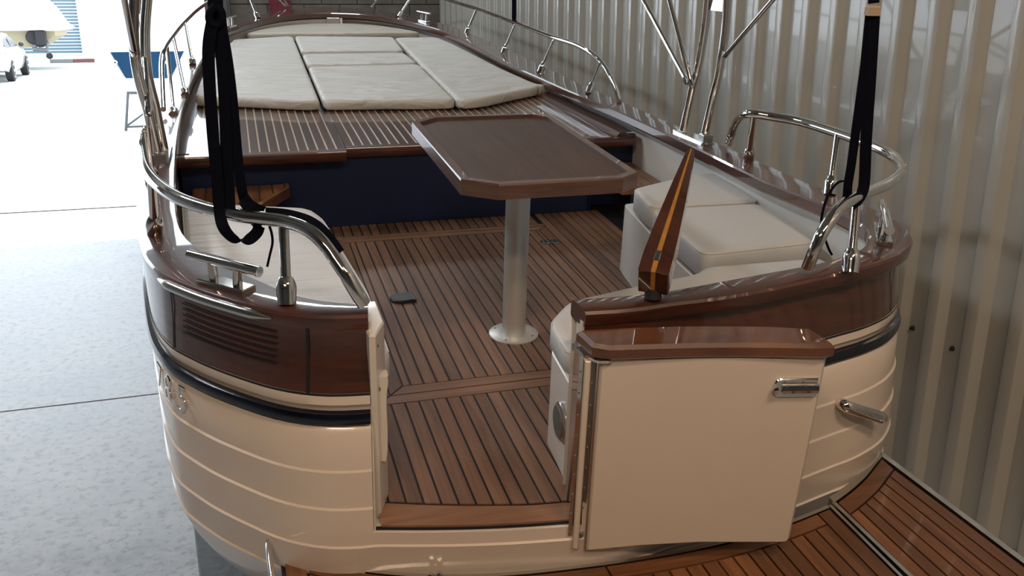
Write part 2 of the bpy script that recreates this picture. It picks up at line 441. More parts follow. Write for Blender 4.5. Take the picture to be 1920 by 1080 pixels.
# outward check
if NORM[30].x > 0: NORM = [-n for n in NORM]
def ds(z): return float(np.interp(z, [-.45, -.3, -.2, -.05, .2, .5], [.06, -.05, -.10, -.105, -.065, 0.0]))
def dsd(z): return float(np.interp(z, [-.45, -.3, -.1, .1, .5], [.10, .04, .02, .015, .0]))
def hullp(i, z, out=0.0):
    n = NORM[i % NR]; wst = max(0.0, -n.y) ** 1.0
    if OUT[i % NR].y > 4: wst = 0
    d = ds(z) * wst + dsd(z) * (1 - wst) - out
    q = OUT[i % NR]; d += .026 * float(np.interp(q.x, [.0, .35], [0, 1])) * float(np.interp(q.y, [2.6, 3.4], [1, .2]))      # the cap overhangs the quarter
    p = q - n * d; return Vector((p.x, p.y, z))
iL, iR = 0, NP + NS - 2                        # ring indices of the opening edges
def band(levels, opening):
    """levels: (z, out); opening: leave the transom opening free"""
    m = MB(); idx = list(range(0, iR + 1)) if opening else list(range(NR))
    rows = [[hullp(i, z if z < .5 else min(z, zg(OUT[i].y) - .03), o - .004) for i in idx] for z, o in levels]
    m.loft(rows, closed=not opening, cap0=False, cap1=False); return m
wb = part('mahogany_band', band([(.368, .0), (.372, .004), (.45, .004), (.495, .004), (.53, .004), (.56, .004)], True), 'varnished_mahogany', boat, 'varnished mahogany band round the topsides')
hl = MB()
up_ = [(.37, -.004), (.366, .006), (.342, .006), (.334, .0), (.328, -.004), (.288, -.004), (.282, .006), (.272, .008), (.266, .012), (.164, .006), (.160, .012), (.056, .006), (.052, .012), (-.020, .008)]
lo_ = [(-.020, .008), (-.057, .006), (-.061, .012), (-.165, .006), (-.169, .012), (-.27, .0), (-.36, .0), (-.42, .0)]
a = band(up_, True); b = band(lo_, False); hl.add(a.v, a.f); hl.add(b.v, b.f)
bot = [[Vector((p.x * f, 2.2 + (p.y - 2.2) * g, z)) for p in [hullp(i, -.42, -.004) for i in range(NR)]] for f, g, z in ((1, 1, -.42), (.93, .985, -.46), (.7, .95, -.50), (.35, .9, -.53))]
hl.loft(bot, True, False, True)
hull = part('hull', hl, 'gelcoat', boat, 'cream lapstrake hull')
part('rub_stripe', band([(.290, .002), (.294, .016), (.308, .020), (.322, .016), (.326, .002)], True), 'navy', boat, 'navy rubbing strake along the hull')
part('band_seal', band([(.3655, .0064), (.3715, .0064)], True), 'black_caulk', boat)
# hull inner skin at the opening: jambs
def nearest_i(x, lo, hi): return min(range(lo, hi), key=lambda i: abs(OUT[i].x - x))
# vertical seams and vent slots in the mahogany band, port quarter
def hull_strip(i0, i1, z0, z1, out=.006):
    m = MB(); k = int(abs(i1 - i0)) * 1 + 1
    rows = []
    for z in (z0, (z0 + z1) / 2, z1):
        rows.append([lerp_hull(i0 + (i1 - i0) * t / max(1, k * 2), z, out) for t in range(k * 2 + 1)])
    m.loft(rows, closed=False); return m
def lerp_hull(f, z, out):
    i = int(math.floor(f)); t = f - i; return hullp(i, z, out - .004).lerp(hullp(i + 1, z, out - .004), t)
def find_hull(px, py, i0, i1):
    """ring position and height whose picture point is (px, py)"""
    best = None
    for i in range(i0 * 4, i1 * 4):
        f = i / 4
        for z in np.arange(-.2, .58, .004):
            p = BOAT @ lerp_hull(f, z, 0); q = p - Vector((0, 0, H)); dd = q.dot(_fw)
            e = (960 + F_PX * q.dot(_rt) / dd - px) ** 2 + (540 - F_PX * q.dot(_up) / dd - py) ** 2
            if best is None or e < best[0]: best = (e, f, z)
    return best[1], best[2]
f577, _ = find_hull(578, 670, 0, 20); f325, _ = find_hull(329, 590, 4, 40); f350, _ = find_hull(348, 600, 4, 40); f525, _ = find_hull(522, 680, 0, 20)
for f in (f577, f325):
    part('panel_seam', hull_strip(f - .10, f + .14, .372, .55, .0062), 'black_caulk', wb)
for k in range(6):
    z = .524 - k * .0172
    part('vent_slot', hull_strip(f525, f350, z - .0025, z + .0025, .0085), 'black_caulk', wb)
fs, _ = find_hull(1668, 560, iR - 38, iR - 14)
part('panel_seam', hull_strip(fs - .10, fs + .10, .372, .55, .0062), 'black_caulk', wb)

# hull number on the port quarter
f5, z5 = find_hull(350, 742, 6, 34)
def digit(ch, f_mid, zmid, h):
    cu = bpy.data.curves.new('num', 'FONT'); cu.body = ch; cu.align_x = 'CENTER'; cu.align_y = 'CENTER'; cu.size = h * 1.35; cu.extrude = .002; cu.offset = -.0025
    ob = bpy.data.objects.new('num', cu); COL.objects.link(ob); bpy.context.view_layer.update()
    me = bpy.data.meshes.new_from_object(ob.evaluated_get(bpy.context.evaluated_depsgraph_get()))
    seg = (hullp(int(f_mid) + 1, zmid) - hullp(int(f_mid), zmid)).length
    m = MB(); m.v = [lerp_hull(f_mid - v.co.x / seg, zmid + v.co.y, .016 + v.co.z) for v in me.vertices]; m.f = [tuple(p.vertices) for p in me.polygons]
    bpy.data.objects.remove(ob); bpy.data.meshes.remove(me)
    part('hull_digit', m, 'chrome', hull, 'chrome numeral on the hull', smooth=30)
segl = (hullp(int(f5) + 1, .1) - hullp(int(f5), .1)).length
for k, ch in enumerate('587'): digit(ch, f5 + k * .085 / segl, z5 - .008, .088)

# gunwale caps
def gun(outer, inner, n=110):
    O = resample(outer, n); I = resample(inner, n); m = MB(); rings = []
    for o, i in zip(O, I):
        dd = (o - i).normalized(); z = zg((o.y + i.y) / 2)
        P = [(i, 0, -.05), (i, -.005, -.042), (i, -.005, -.007), (i, .002, 0.0), (i.lerp(o, .5), 0, .002), (o, -.012, 0.0), (o, -.004, -.003), (o, .003, -.010), (o, .005, -.026), (o, .002, -.040), (o, -.008, -.05)]
        rings.append([Vector((q.x + dd.x*e, q.y + dd.y*e, z + h)) for q, e, h in P])
    m.loft(rings); return m
part('gunwale', gun(PO, PI_), 'varnished_mahogany', boat, 'varnished port gunwale cap', smooth=24)
part('gunwale', gun(SO, SI), 'varnished_mahogany', boat, 'varnished starboard gunwale cap', smooth=24)
# bead along the inner edge of the caps
def bead(inner, a, b, off, r, dz):
    P = resample(inner, 160)[a:b]; out = []
    for k, p in enumerate(P):
        t = (P[min(k+1, len(P)-1)] - P[max(k-1, 0)]).normalized(); out.append(Vector((p.x, p.y, zg(p.y) + dz)))
    m = MB(); m.tube(out, r, 8); return m
# chrome rubbing piece on the port quarter
P = [p for p in PO if -1.165 < p.x < -.86 and p.y < 2.6]
path = [Vector((p.x, p.y, zg(p.y) - .022)) for p in P]
nn = []
for k, p in enumerate(path):
    t = (path[min(k+1, len(path)-1)] - path[max(k-1, 0)]).normalized(); nn.append(Vector((-t.y, t.x, 0)))
sg = 1 if nn[len(nn)//2].y < 0 else -1
path = [p + n * sg * .006 for p, n in zip(path, nn)]
path = resample(path, 24); L_ = len(path)
m = MB(); m.tube(path, [.003 + .011 * min(1, k / 3, (L_ - 1 - k) / 3) for k in range(L_)], 10)
part('rub_plate', m, 'steel', boat, 'polished half-round rubbing strip')

# liner (inside of the topsides)
def liner(inner, y_from, out, z_bot, n=120):
    I = [p for p in resample(inner, n) if True]; m = MB(); rows = [[], [], []]
    for k, p in enumerate(I):
        t = (I[min(k+1, n-1)] - I[max(k-1, 0)]).normalized(); nr = Vector((-t.y, t.x, 0))
        if nr.dot(p - Vector((0, 5, 0))) < 0: nr = -nr
        o_ = out * float(np.interp(p.y, [2.2, 2.45, 2.9], [.15, .35, 1.0])); q = p + nr * o_
        rows[0].append(Vector((p.x + nr.x*.004, p.y + nr.y*.004, zg(p.y) - .048))); q2 = p + nr * o_ * .85; rows[1].append(Vector((q2.x, q2.y, zg(p.y) - .085))); rows[2].append(Vector((q.x, q.y, z_bot)))
    m.loft(rows, closed=False); return m
part('liner', liner(PI_, 0, .03, .0), 'liner', boat, 'white inner side, port')
part('liner', liner(SI, 0, .10, .0), 'liner', boat, 'white inner side, starboard')

# cockpit floor -----------------------------------------------------------------------------
def thr(x): return float(np.interp(x, [-.66, -.59, -.497, -.40, -.304, -.209, -.115, 0.1], [2.135, 2.118, 2.086, 2.058, 2.034, 2.012, 2.001, 2.0]))
sub = MB(); sub.prism([(-.64, 2.12), (-.35, 2.04), (-.06, 1.99), (.6, 2.2), (1.05, 2.5), (1.1, 4.6), (-1.1, 4.6), (-1.1, 2.9), (-.7, 2.3)], -.03, -.004)
floor_b = part('cockpit_floor', sub, 'black_caulk', boat, 'teak cockpit floor with dark caulking')
G = .0034
def plank(x0, x1, y0, y1, par, mat='teak', z=0.0, th=.012, name='plank'):
    m = MB(); c = ((x0+x1)/2, (y0+y1)/2, z)
    m.bbox((x0 + G, y0 + G, z - th), (x1 - G, y1 - G, z), .001)
    return part(name, m, mat, par, base=c, smooth=0)
def plank_poly(poly, par, mat, z=0.0, th=.012, name='plank'):
    m = MB(); c = Vector((sum(p[0] for p in poly)/len(poly), sum(p[1] for p in poly)/len(poly), z))
    m.prism(inset(ccw(poly), G), z - th, z); return part(name, m, mat, par, base=c, smooth=0)
PW = .0470
x = -.437; xs = [-.437, -.408]
while xs[-1] + PW < .550: xs.append(xs[-1] + PW)
xs.append(.550)
for a, b in zip(xs, xs[1:]): plank(a, b, 2.77, 4.27, floor_b)
hx0, hx1, hy0, hy1 = -.490, .604, 2.712, 4.318
plank_poly([(hx0, hy0), (-.437, 2.77), (-.437, 4.27), (hx0, hy1)], floor_b, 'teak', name='hatch_border')
plank_poly([(hx1, hy0), (hx1, hy1), (.55, 4.27), (.55, 2.77)], floor_b, 'teak', name='hatch_border')
plank_poly([(hx0, hy0), (hx1, hy0), (.55, 2.77), (-.437, 2.77)], floor_b, 'teak_cross', name='hatch_border')
plank_poly([(hx0, hy1), (-.437, 4.27), (.55, 4.27), (hx1, hy1)], floor_b, 'teak_cross', name='hatch_border')
ox0 = -.545
plank_poly([(ox0, 2.655), (hx0, hy0), (hx0, hy1), (ox0, 4.362)], floor_b, 'teak', name='border_plank')
plank_poly([(ox0, 2.655), (.9, 2.655), (.9, hy0), (hx0, hy0)], floor_b, 'teak_cross', name='border_plank')
plank_poly([(ox0, 4.362), (hx0, hy1), (hx1, hy1), (hx1, 4.362)], floor_b, 'teak_cross', name='border_plank')
x = -.64
while x < .58:
    plank(x, x + PW, 4.362, 4.53, floor_b); x += PW
x = hx1
while x < .98:
    plank(x, x + PW, hy0 if x < .9 else 2.9, 4.53, floor_b); x += PW
x = -.6355 - PW * 0
xa = [-.638]
xa.append(-.592)
while xa[-1] < .12: xa.append(xa[-1] + .0475)
for a, b in zip(xa, xa[1:]):
    plank_poly([(a, thr(a)), (b, thr(b)), (b, 2.655), (a, 2.655)], floor_b, 'teak')
x = -.6
for a, b in ((-.64, -.592), (-.592, ox0)): plank(a, b, 2.655, 4.36, floor_b)
# threshold board
tp_, bt_ = [], []
HB = [hullp((iR + k) % NR, -.020, .004) for k in range(NO + 1)]       # hull edge across the opening, starboard to port
m = MB(); rows = [[], [], [], []]
for k, p in enumerate(HB):
    x = min(max(p.x, -.624), -.088); y = thr(x) - .004
    rows[0].append((x, y, -.03)); rows[1].append((x, y, -.002)); rows[2].append((x, p.y + .022, -.012)); rows[3].append((x, p.y + .022, -.035))
m.loft(rows, closed=False)
part('threshold', m, 'teak_cross', boat, 'teak threshold board of the transom opening')
m = MB(); m.loft([[Vector((p.x, p.y + .026, -.0185)) for p in HB], [Vector((p.x, p.y + .010, -.0185)) for p in HB]], closed=False)
part('threshold_seal', m, 'black_caulk', boat)
m = MB(); rows = [[], []]
for k in range(0, NO + 1):
    i = (iR + k) % NR if iR + k < NR else 0
    p = hullp(i, -.020, .008 - .004); rows[0].append(p); rows[1].append(Vector((p.x, p.y + .16, -.024)))
m.loft(rows, closed=False); part('sill', m, 'gelcoat', boat)

# floor fittings
c = hz(755, 560, .004)
m = MB(); arc = [(.030, -.045)] + [(.028 + .0, .045)] + [(-.01 - .05 * math.sin(t), .045 * math.cos(t)) for t in [math.pi * k / 12 for k in range(13)]]
yw = math.radians(8)
poly = [(c.x + (a*math.cos(yw) - b*math.sin(yw)), c.y + (a*math.sin(yw) + b*math.cos(yw))) for a, b in [(.045, .046), (-.005, .046)] + [(-.005 - .05 * math.sin(t), .046 * math.cos(t)) for t in [math.pi * k / 10 for k in range(1, 10)]] + [(-.005, -.046), (.045, -.046)]]
m.prism(poly, 0.0, .014, .004); fit = part('floor_socket', m, 'dark_cover', boat, 'dark half-round metal cover set in the floor')
m = MB(); e0 = Vector((c.x + .045*math.cos(yw), c.y + .045*math.sin(yw), 0)); dv = Vector((-math.sin(yw), math.cos(yw), 0))
m.tube([e0 - dv*.046 + Vector((0,0,.010)), e0 + dv*.046 + Vector((0,0,.010))], .005, 8); part('cover_lip', m, 'chrome', fit)
c = hz(1031, 453, .004)
m = MB(); m.lathe((c.x - .022, c.y, 0), (0, 0, 1), [(0, .030), (.004, .030), (.006, .026)], 18); m.lathe((c.x + .026, c.y, 0), (0, 0, 1), [(0, .030), (.004, .030), (.006, .026)], 18)
drain = part('floor_socket', m, 'dull_steel', boat, 'twin round pad-eye plate set in the floor')
for dx in (-.022, .026):
    for k in range(4):
        a = k * math.pi / 2 + .6; mm = MB(); mm.lathe((c.x + dx + .016*math.cos(a), c.y + .016*math.sin(a), .005), (0, 0, 1), [(0, .005), (.003, .004)], 8); part('socket_stud', mm, 'chrome', drain)

# foredeck -----------------------------------------------------------------------------------
ZD = .42
din = [p for p in resample(PI_, 90) if p.y > 4.5]; dis = [p for p in resample(SI, 90) if p.y > 4.5]
poly = [(p.x - .02, p.y) for p in din] + [(p.x + .075 if p.y < 8.5 else p.x, p.y) for p in reversed(dis)][1:]
m = MB(); m.prism(poly, ZD - .05, ZD - .004); deck = part('foredeck', m, 'deck_mahogany', boat, 'dark mahogany foredeck with pale inlaid lines')
SP = .0461; XS = -.412
k = -17
st = MB()
while XS + k * SP < 1.15:
    a = XS + k * SP + .0; b = a + SP; cx = (a + b) / 2
    y0 = 4.484 if cx < XS else 4.545
    y1 = 5.9
    if b > 1.10: y1 = 4.5 + (1.17 - b) * 8
    if a < -1.16: k += 1; continue
    if y1 > y0 + .05:
        mm = MB(); mm.bbox((a + .0035, y0, ZD - .012), (b - .0035, y1, ZD), .0008); part('deck_plank', mm, 'deck_mahogany', deck, base=(cx, (y0+y1)/2, ZD), smooth=0)
        if k != 0: st.box((a - .0035, y0, ZD - .010), (a + .0035, y1, ZD - .0004))
    k += 1
part('inlay_line', st, 'pale_stripe', deck, 'thin pale inlay lines between the deck planks', kind='stuff', smooth=0)
m = MB(); m.box((XS - .0035, 4.484, ZD - .01), (XS + .0035, 5.9, ZD + .001)); part('hinge_strip', m, 'chrome', deck, smooth=0)
def lip(x0, x1, y, par):
    m = MB(); pr = [(y + .004, ZD - .055), (y - .030, ZD - .055), (y - .038, ZD - .045), (y - .040, ZD - .010), (y - .034, ZD - .001), (y + .004, ZD)]
    m.loft([[Vector((x, a, b)) for a, b in pr] for x in (x0, x1)]); return part('deck_lip', m, 'varnished_mahogany', par, smooth=50)
lip(-1.205, XS - .002, 4.482, deck); lip(XS + .002, 1.165, 4.543, deck)
# mahogany coaming board on the starboard side of the deck
m = MB(); P = [p for p in resample(SI, 200) if 4.52 < p.y < 5.72]
rows = [[Vector((p.x - .06, p.y, ZD + .001)) for p in P], [Vector((p.x - .045, p.y, ZD + .018)) for p in P], [Vector((p.x + .03, p.y, ZD + .022)) for p in P]]
m.loft(rows, closed=False); part('deck_coaming', m, 'varnished_mahogany', deck)
# navy bulkhead under the deck, with a step on either side
m = MB(); m.box((-1.2, 4.53, 0), (.93, 4.56, ZD - .052)); m.box((.93, 4.62, 0), (1.25, 4.65, ZD - .052)); m.box((.915, 4.53, 0), (.935, 4.65, ZD - .052))
part('bulkhead', m, 'navy_paint', boat, 'navy painted bulkhead below the deck', smooth=0)
def step(poly, label):
    m = MB(); m.prism(poly, .205, .236); s = part('side_step', m, 'teak_wet', boat, label, smooth=0)
    return s
sA = step([(-1.16, 4.52), (-.72, 4.52), (-.705, 4.44), (-.86, 4.16), (-1.15, 4.14)], 'slatted teak step at the port side')
x = -1.155
while x < -.73:
    y0 = max(4.16, float(np.interp(x + .03, [-.86, -.72], [4.19, 4.46]))); plank(x, x + .062, y0, 4.515, sA, 'teak_wet', .246, .010, 'slat'); x += .062
m = MB(); e = [(-.700, 4.50), (-.700, 4.44), (-.86, 4.15), (-1.15, 4.135)]
m.loft([[Vector((a, b, .20)), Vector((a, b, .250)), Vector((a - .02, b + .02, .250)), Vector((a - .02, b + .02, .20))] for a, b in e]); part('step_edge', m, 'teak_wet', sA)
sB = step([(1.16, 4.61), (.95, 4.61), (.95, 4.14), (1.16, 4.14)], 'slatted teak step at the starboard side')
x = .95
while x < 1.14: plank(x, x + .062, 4.14, 4.61, sB, 'teak', .246, .010, 'slat'); x += .062

# seats ---------------------------------------------------------------------------------------
m = MB(); m.prism(round_poly([(.735, 3.563), (.665, 3.0), (.64, 2.6), (1.10, 2.62), (1.19, 3.0), (1.19, 3.7), (.75, 3.66)], [.02, 0, 0, 0, 0, 0, .02]), .0, .318, .004)
part('seat_base', m, 'liner', boat, 'white side seat base, starboard')
bp_ = [(-.075, 2.085), (-.058, 2.32), (.06, 2.46), (.60, 2.59), (1.07, 2.55), (1.04, 2.40), (.9, 2.28), (.54, 2.18), (.05, 2.11)]
m = MB(); m.prism(round_poly(bp_, [0, .03, .06, 0, 0, 0, 0, 0, 0]), .0, .318, .004)
part('seat_base', m, 'liner', boat, 'white stern bench base with a round speaker')
m = MB(); m.prism([(-.59, 2.24), (-.56, 2.7), (-.60, 3.45), (-.64, 3.6), (-1.13, 3.6), (-1.10, 3.0), (-1.02, 2.74), (-.86, 2.44), (-.74, 2.28)], .0, .298, .004)
part('seat_base', m, 'liner', boat, 'white side seat base, port')
# speaker on the bench end, facing the opening
spc = hx(1056, 790, -.068); ax = Vector((-1, .07, 0)).normalized()
m = MB(); m.lathe(spc - ax*.0, ax, [(-.005, .060), (.010, .060), (.014, .056), (.016, .050)], 28); sp = part('speaker', m, 'steel', boat, 'round grey speaker in the bench end')
m = MB(); m.lathe(spc + ax * .015, ax, [(0, .050), (.004, .048), (.006, .03), (.007, .004)], 28); part('grille', m, 'speaker_grey', sp)

# jambs of the opening
m = MB(); m.prism([(OPL - .004, 2.085), (OPL + .012, 2.08), (OPL + .046, 2.16), (OPL + .046, 2.30), (OPL - .02, 2.30)], -.02, .54, .004)
jm = part('jamb', m, 'jamb_plastic', boat, 'white port jamb of the transom opening')
jb = MB(); rows = []
for k in range(12):
    z = -.02 + .58 * k / 11; p = hullp(iL, z, -.004); rows.append([p + Vector((0, .002, 0)), p + Vector((.006, .0, 0)), p + Vector((.014, .05, 0)), p + Vector((.0, .10, 0))])
jb.loft(rows); part('jamb_edge', jb, 'jamb_plastic', jm)
m = MB(); c = hy(702, 648, 2.10)
m.lathe((c.x, 2.105, c.z), (.35, -1, 0), [(0, .011), (.006, .011), (.008, .008)], 16); part('striker', m, 'steel', jm)
m = MB(); m.lathe((c.x + .002, 2.097, c.z), (.35, -1, 0), [(0, .006), (.004, .006)], 12); part('striker_hole', m, 'rubber', jm)
# white moulded hook on the jamb
hk = []
for py, xa, xb in ((700, 706, 727), (712, 706, 728), (735, 708, 725), (760, 709, 725), (800, 710, 727), (840, 711, 727), (857, 713, 724)):
    a, b = hy(xa, py, 2.12), hy(xb, py, 2.12); hk.append((a, b))
m = MB(); m.loft([[Vector((a.x, 2.10, a.z)), Vector((b.x - .004, 2.10, b.z)), Vector((b.x, 2.115, b.z)), Vector((b.x, 2.14, b.z)), Vector((a.x, 2.14, a.z))] for a, b in hk])
hook = part('fender_hook', m, 'jamb_plastic', jm, 'white moulded hook')
m = MB(); c = hy(707, 735, 2.096); m.lathe((c.x, 2.0985, c.z + .006), (0, 1, 0), [(0, .010), (.004, .010)], 14); part('hook_slot', m, 'speaker_grey', hook)
# starboard jamb, hinge stack and the opened transom gate
def stud(par, p, ax, r=.0035, mat='chrome'):
    m = MB(); m.lathe(p, ax, [(0, r), (r*.6, r*.8), (r*.8, r*.2)], 8); part('screw', m, mat, par)
m = MB(); rows = []
for k in range(12):
    z = -.02 + .57 * k / 11; p = hullp(iR, z, -.004); rows.append([p + Vector((-.004, .004, 0)), p + Vector((.006, 0, 0)), p + Vector((.004, .05, 0)), p + Vector((-.002, .05, 0))])
m.loft(rows); jm2 = part('jamb', m, 'jamb_plastic', boat, 'white starboard jamb of the transom opening')
GA = math.radians(12.0); GO = Vector((-.082, 1.885, 0)); gu = Vector((math.cos(GA), -math.sin(GA), 0)); gv = Vector((math.sin(GA), math.cos(GA), 0))   # along the gate / towards the hull
def gp(u, v, z): return GO + gu * u + gv * v + Vector((0, 0, z))
Z0, Z1, GW = -.094, .512, .594
def gprism(mb, pts, v0, v1, bev=.008):
    pts = ccw(pts); q = inset(pts, bev)
    mb.loft([[gp(u, v1, z) for u, z in pts], [gp(u, v0 + bev, z) for u, z in pts], [gp(u, v0, z) for u, z in q]])
gate_pts = round_poly([(0, Z0 + .0), (.15, Z0 + .012), (.32, Z0 + .018), (GW - .012, Z0 + .010), (GW - .004, .2), (GW, Z1), (0, Z1)], [.012, 0, 0, .02, 0, 0, 0], 4)
m = MB(); gprism(m, gate_pts, 0.0, .046); gate = part('transom_gate', m, 'gelcoat', boat, 'cream transom gate swung open')
# gate cap
cap_f = [(-.022, -.002), (.02, -.018), (.30, -.008), (.57, -.018), (.602, -.012)]
cap_b = [(.575, .085), (.45, .100), (.28, .105), (.10, .098), (-.050, .082)]
def cap_ring(z, d):
    pf = catmull([Vector((a, b, 0)) for a, b in cap_f[1:4]], 6); pts = [(cap_f[0])] + [(p.x, p.y) for p in pf] + [cap_f[-1]]
    pb = catmull([Vector((a, b, 0)) for a, b in cap_b], 4); pts += [(p.x, p.y) for p in pb]
    return [gp(a, b, z) for a, b in inset(ccw(pts), d)]
m = MB(); m.loft([cap_ring(Z1 - .004, .012), cap_ring(Z1 + .006, 0), cap_ring(Z1 + .030, 0), cap_ring(Z1 + .040, .008)])
part('gate_cap', m, 'cap_wood', gate, 'varnished mahogany cap of the gate', smooth=30)
# hinge: chrome leaf on the jamb, cream filler board, leaf on the gate edge
m = MB()
for u0, u1, v0, v1 in ((-.050, -.040, .012, .10),): 
    m.loft([[gp(u0, v0, z), gp(u1, v0, z), gp(u1, v1, z), gp(u0, v1, z)] for z in (-.045, Z1 - .002)])
hg = part('gate_hinge', m, 'chrome', boat, 'tall chrome piano hinge of the gate')
for k in range(9): stud(hg, gp(-.045, .0118, -.03 + k * .062), -gv)
m = MB(); pts = round_poly([(-.037, -.085), (-.020, -.090), (-.020, Z1 - .012), (-.037, Z1 - .012)], [.004, .008, 0, 0]); gprism(m, pts, .004, .060, .003); part('filler_board', m, 'gelcoat', gate)
m = MB(); m.loft([[gp(-.019, .030, z), gp(-.002, .030, z), gp(-.002, .046, z), gp(-.019, .046, z)] for z in (-.07, Z1 - .004)]); lf = part('hinge_leaf', m, 'dull_steel', gate)
for k in range(8): stud(lf, gp(-.010, .0298, -.03 + k * .065), -gv)
m = MB(); m.tube([gp(-.004, -.002, -.08), gp(-.004, -.002, Z1 - .01)], .0035, 8); part('hinge_pin', m, 'steel', gate)
m = MB(); top = round_poly([(-.060, .095), (-.062, .060), (-.010, -.012), (.030, -.012), (.02, .03)], .012); m.prism([(gp(a, b, 0).x, gp(a, b, 0).y) for a, b in top], Z1 - .010, Z1 - .003); part('hinge_plate', m, 'chrome', gate)
m = MB(); m.prism([(gp(a, b, 0).x, gp(a, b, 0).y) for a, b in round_poly([(-.075, .09), (-.065, .05), (-.01, .005), (.0, .04), (-.02, .09)], .01)], -.050, -.040); m.loft([[gp(-.052, .02, z), gp(-.04, .02, z), gp(-.04, .06, z), gp(-.052, .06, z)] for z in (-.105, -.04)]); part('hinge_plate', m, 'dull_steel', gate)
# latch on the gate
def gpx(px, py):
    d = rayb(px, py); n = gv; t = (GO - CB).dot(n) / d.dot(n); p = CB + d * t; q = p - GO; return q.dot(gu), q.z
u0, zz0 = gpx(1449, 728); u1, zz1 = gpx(1527, 742); _, zt = gpx(1460, 708)
lz0, lz1 = zz1 - .0, zt + .0
m = MB(); gprism(m, round_poly([(u0, lz0), (u1, lz0), (u1, lz1), (u0, lz1)], [.02, 0, 0, .02], 5), -.008, .0, .003); lt = part('gate_latch', m, 'chrome', gate, 'chrome rim latch of the gate')
m = MB(); zc = (lz0 + lz1) / 2
m.loft([[gp(u, -.008, zc - .014), gp(u, -.018, zc - .010), gp(u, -.022, zc), gp(u, -.018, zc + .012), gp(u, -.008, zc + .016)] for u in (u0 + .018, u1)]); part('latch_case', m, 'chrome', lt)
m = MB(); m.lathe(gp(u0 + .006, -.012, zc - .002), -gu + Vector((0, 0, -.4)), [(-.004, .012), (.006, .010), (.012, .004)], 12); part('latch_thumb', m, 'chrome', lt)
for du, dz in ((.03, .7), (.08, .7), (.03, -.75), (.08, -.75)): stud(lt, gp(u0 + du, -.009 if dz < 0 else -.0165, zc + dz * .016), -gv, .004, 'dull_steel')
# grab handle on the starboard quarter
fh, zh = find_hull(1572, 752, iR - 31, iR - 10); fh2, zh2 = find_hull(1618, 766, iR - 31, iR - 10)
pa, pb = lerp_hull(fh, zh, .018), lerp_hull(fh2, zh2, .018)
nrm = NORM[int((fh + fh2) / 2) % NR]
dirv = (pb - pa).normalized()
P = [pa - dirv*.022 - nrm*.012, pa - dirv*.012 + nrm*.010, pa + nrm*.022, pa.lerp(pb, .5) + nrm*.030, pb + nrm*.030, pb + dirv*.03 + nrm*.034, pb + dirv*.045 + nrm*.030]
m = MB(); m.tube(catmull(P, 4), [.006, .012, .017, .019, .020, .020] + [.020] * 13 + [.020, .019, .017, .015, .010, .005], 14) if len(catmull(P, 4)) == 25 else m.tube(catmull(P, 4), .018, 14); m.lathe(pb - nrm*.015, nrm, [(-.02, .012), (.035, .012)], 10); part('grab_handle', m, 'chrome', boat, 'polished chrome grab handle on the quarter')

# rails -----------------------------------------------------------------------------------------
def collar(base, ax, s=1.0):
    m = MB(); m.lathe(base, ax, [(-.006, .0245*s), (.006, .0245*s), (.030, .0265*s), (.042, .0265*s), (.054, .023*s), (.064, .0185*s), (.067, .016*s)], 18); return m
def rail(pts, posts, label, r=.0185, rp=.0135, per=6, s=1.0, cap=True):
    """rail tube with posts; posts = list of (base point, top point)"""
    m = MB(); m.tube(catmull(pts, per), r, 14); ro = part('rail', m, 'chrome', boat, label)
    for b, t in posts:
        m = MB(); m.tube([b, t], rp, 12); po = part('rail_post', m, 'chrome', ro)
    for b, t in posts:
        part('post_collar', collar(b, t - b, s), 'chrome', ro)
    return ro
ZR = .785
tops = [hz(p[0], p[1], ZR) for p in [(1404, 213), (1450, 219), (1500, 228), (1550, 243), (1600, 260), (1645, 277), (1675, 294), (1690, 312), (1688, 326), (1665, 345), (1635, 358), (1608, 369)]]
tail = [hz(1582, 384, .778), hz(1560, 408, .755), hz(1540, 440, .715), hz(1526, 472, .665), hz(1514, 502, .612)]
head = [hz(1366, 272, .568), hz(1374, 245, .64), hz(1386, 222, .73)]
def post2(bx, by, tx, ty, zb, zt): return (hz(bx, by, zb), hz(tx, ty, zt))
def post_at(px, py, zb, ztop):
    b = hz(px, py, zb); return (b, b + Vector((0, 0, ztop - zb)))
rail(head + tops + tail, [post2(1404, 297, 1413, 217, .557, ZR - .004), post2(1556, 362, 1571, 253, .575, ZR - .004), post2(1594, 508, 1607, 371, .588, ZR - .004)], 'chrome stern rail, starboard')
ptops = [hz(p[0], p[1], ZR) for p in [(264, 262), (266, 285), (274, 318), (296, 346), (330, 369), (370, 385), (410, 396), (455, 405), (500, 410), (535, 415)]]
ptail = [hz(572, 428, .782), hz(600, 449, .765), hz(625, 480, .730), hz(648, 515, .690), hz(666, 545, .650), hz(682, 570, .612)]
phead = [hz(262, 330, .56) + Vector((0, .45, 0)), hz(262, 290, .66) + Vector((0, .30, 0)), hz(263, 262, .75) + Vector((0, .10, 0))]
prail = rail(phead + ptops + ptail, [post2(538, 567, 531, 416, .588, ZR - .004), post2(290, 436, 284, 333, .575, ZR - .004), (Vector((-1.245, 3.55, .556)), Vector((-1.235, 3.50, ZR - .006)))], 'chrome stern rail, port')
def rail_ribbon(L, zs):
    P = catmull([hz(a, b, z) for (a, b), z in zip(L, zs)], 5); m = MB(); m.ribbon(P, Vector((.35, .25, .9)), .026, .005); part('rail_ribbon', m, 'webbing', prail)
rail_ribbon([(498, 398), (540, 402), (580, 414), (606, 433), (625, 456), (637, 474)], [.800, .800, .795, .778, .755, .735])  # dark ribbon along the upper side of the port rail
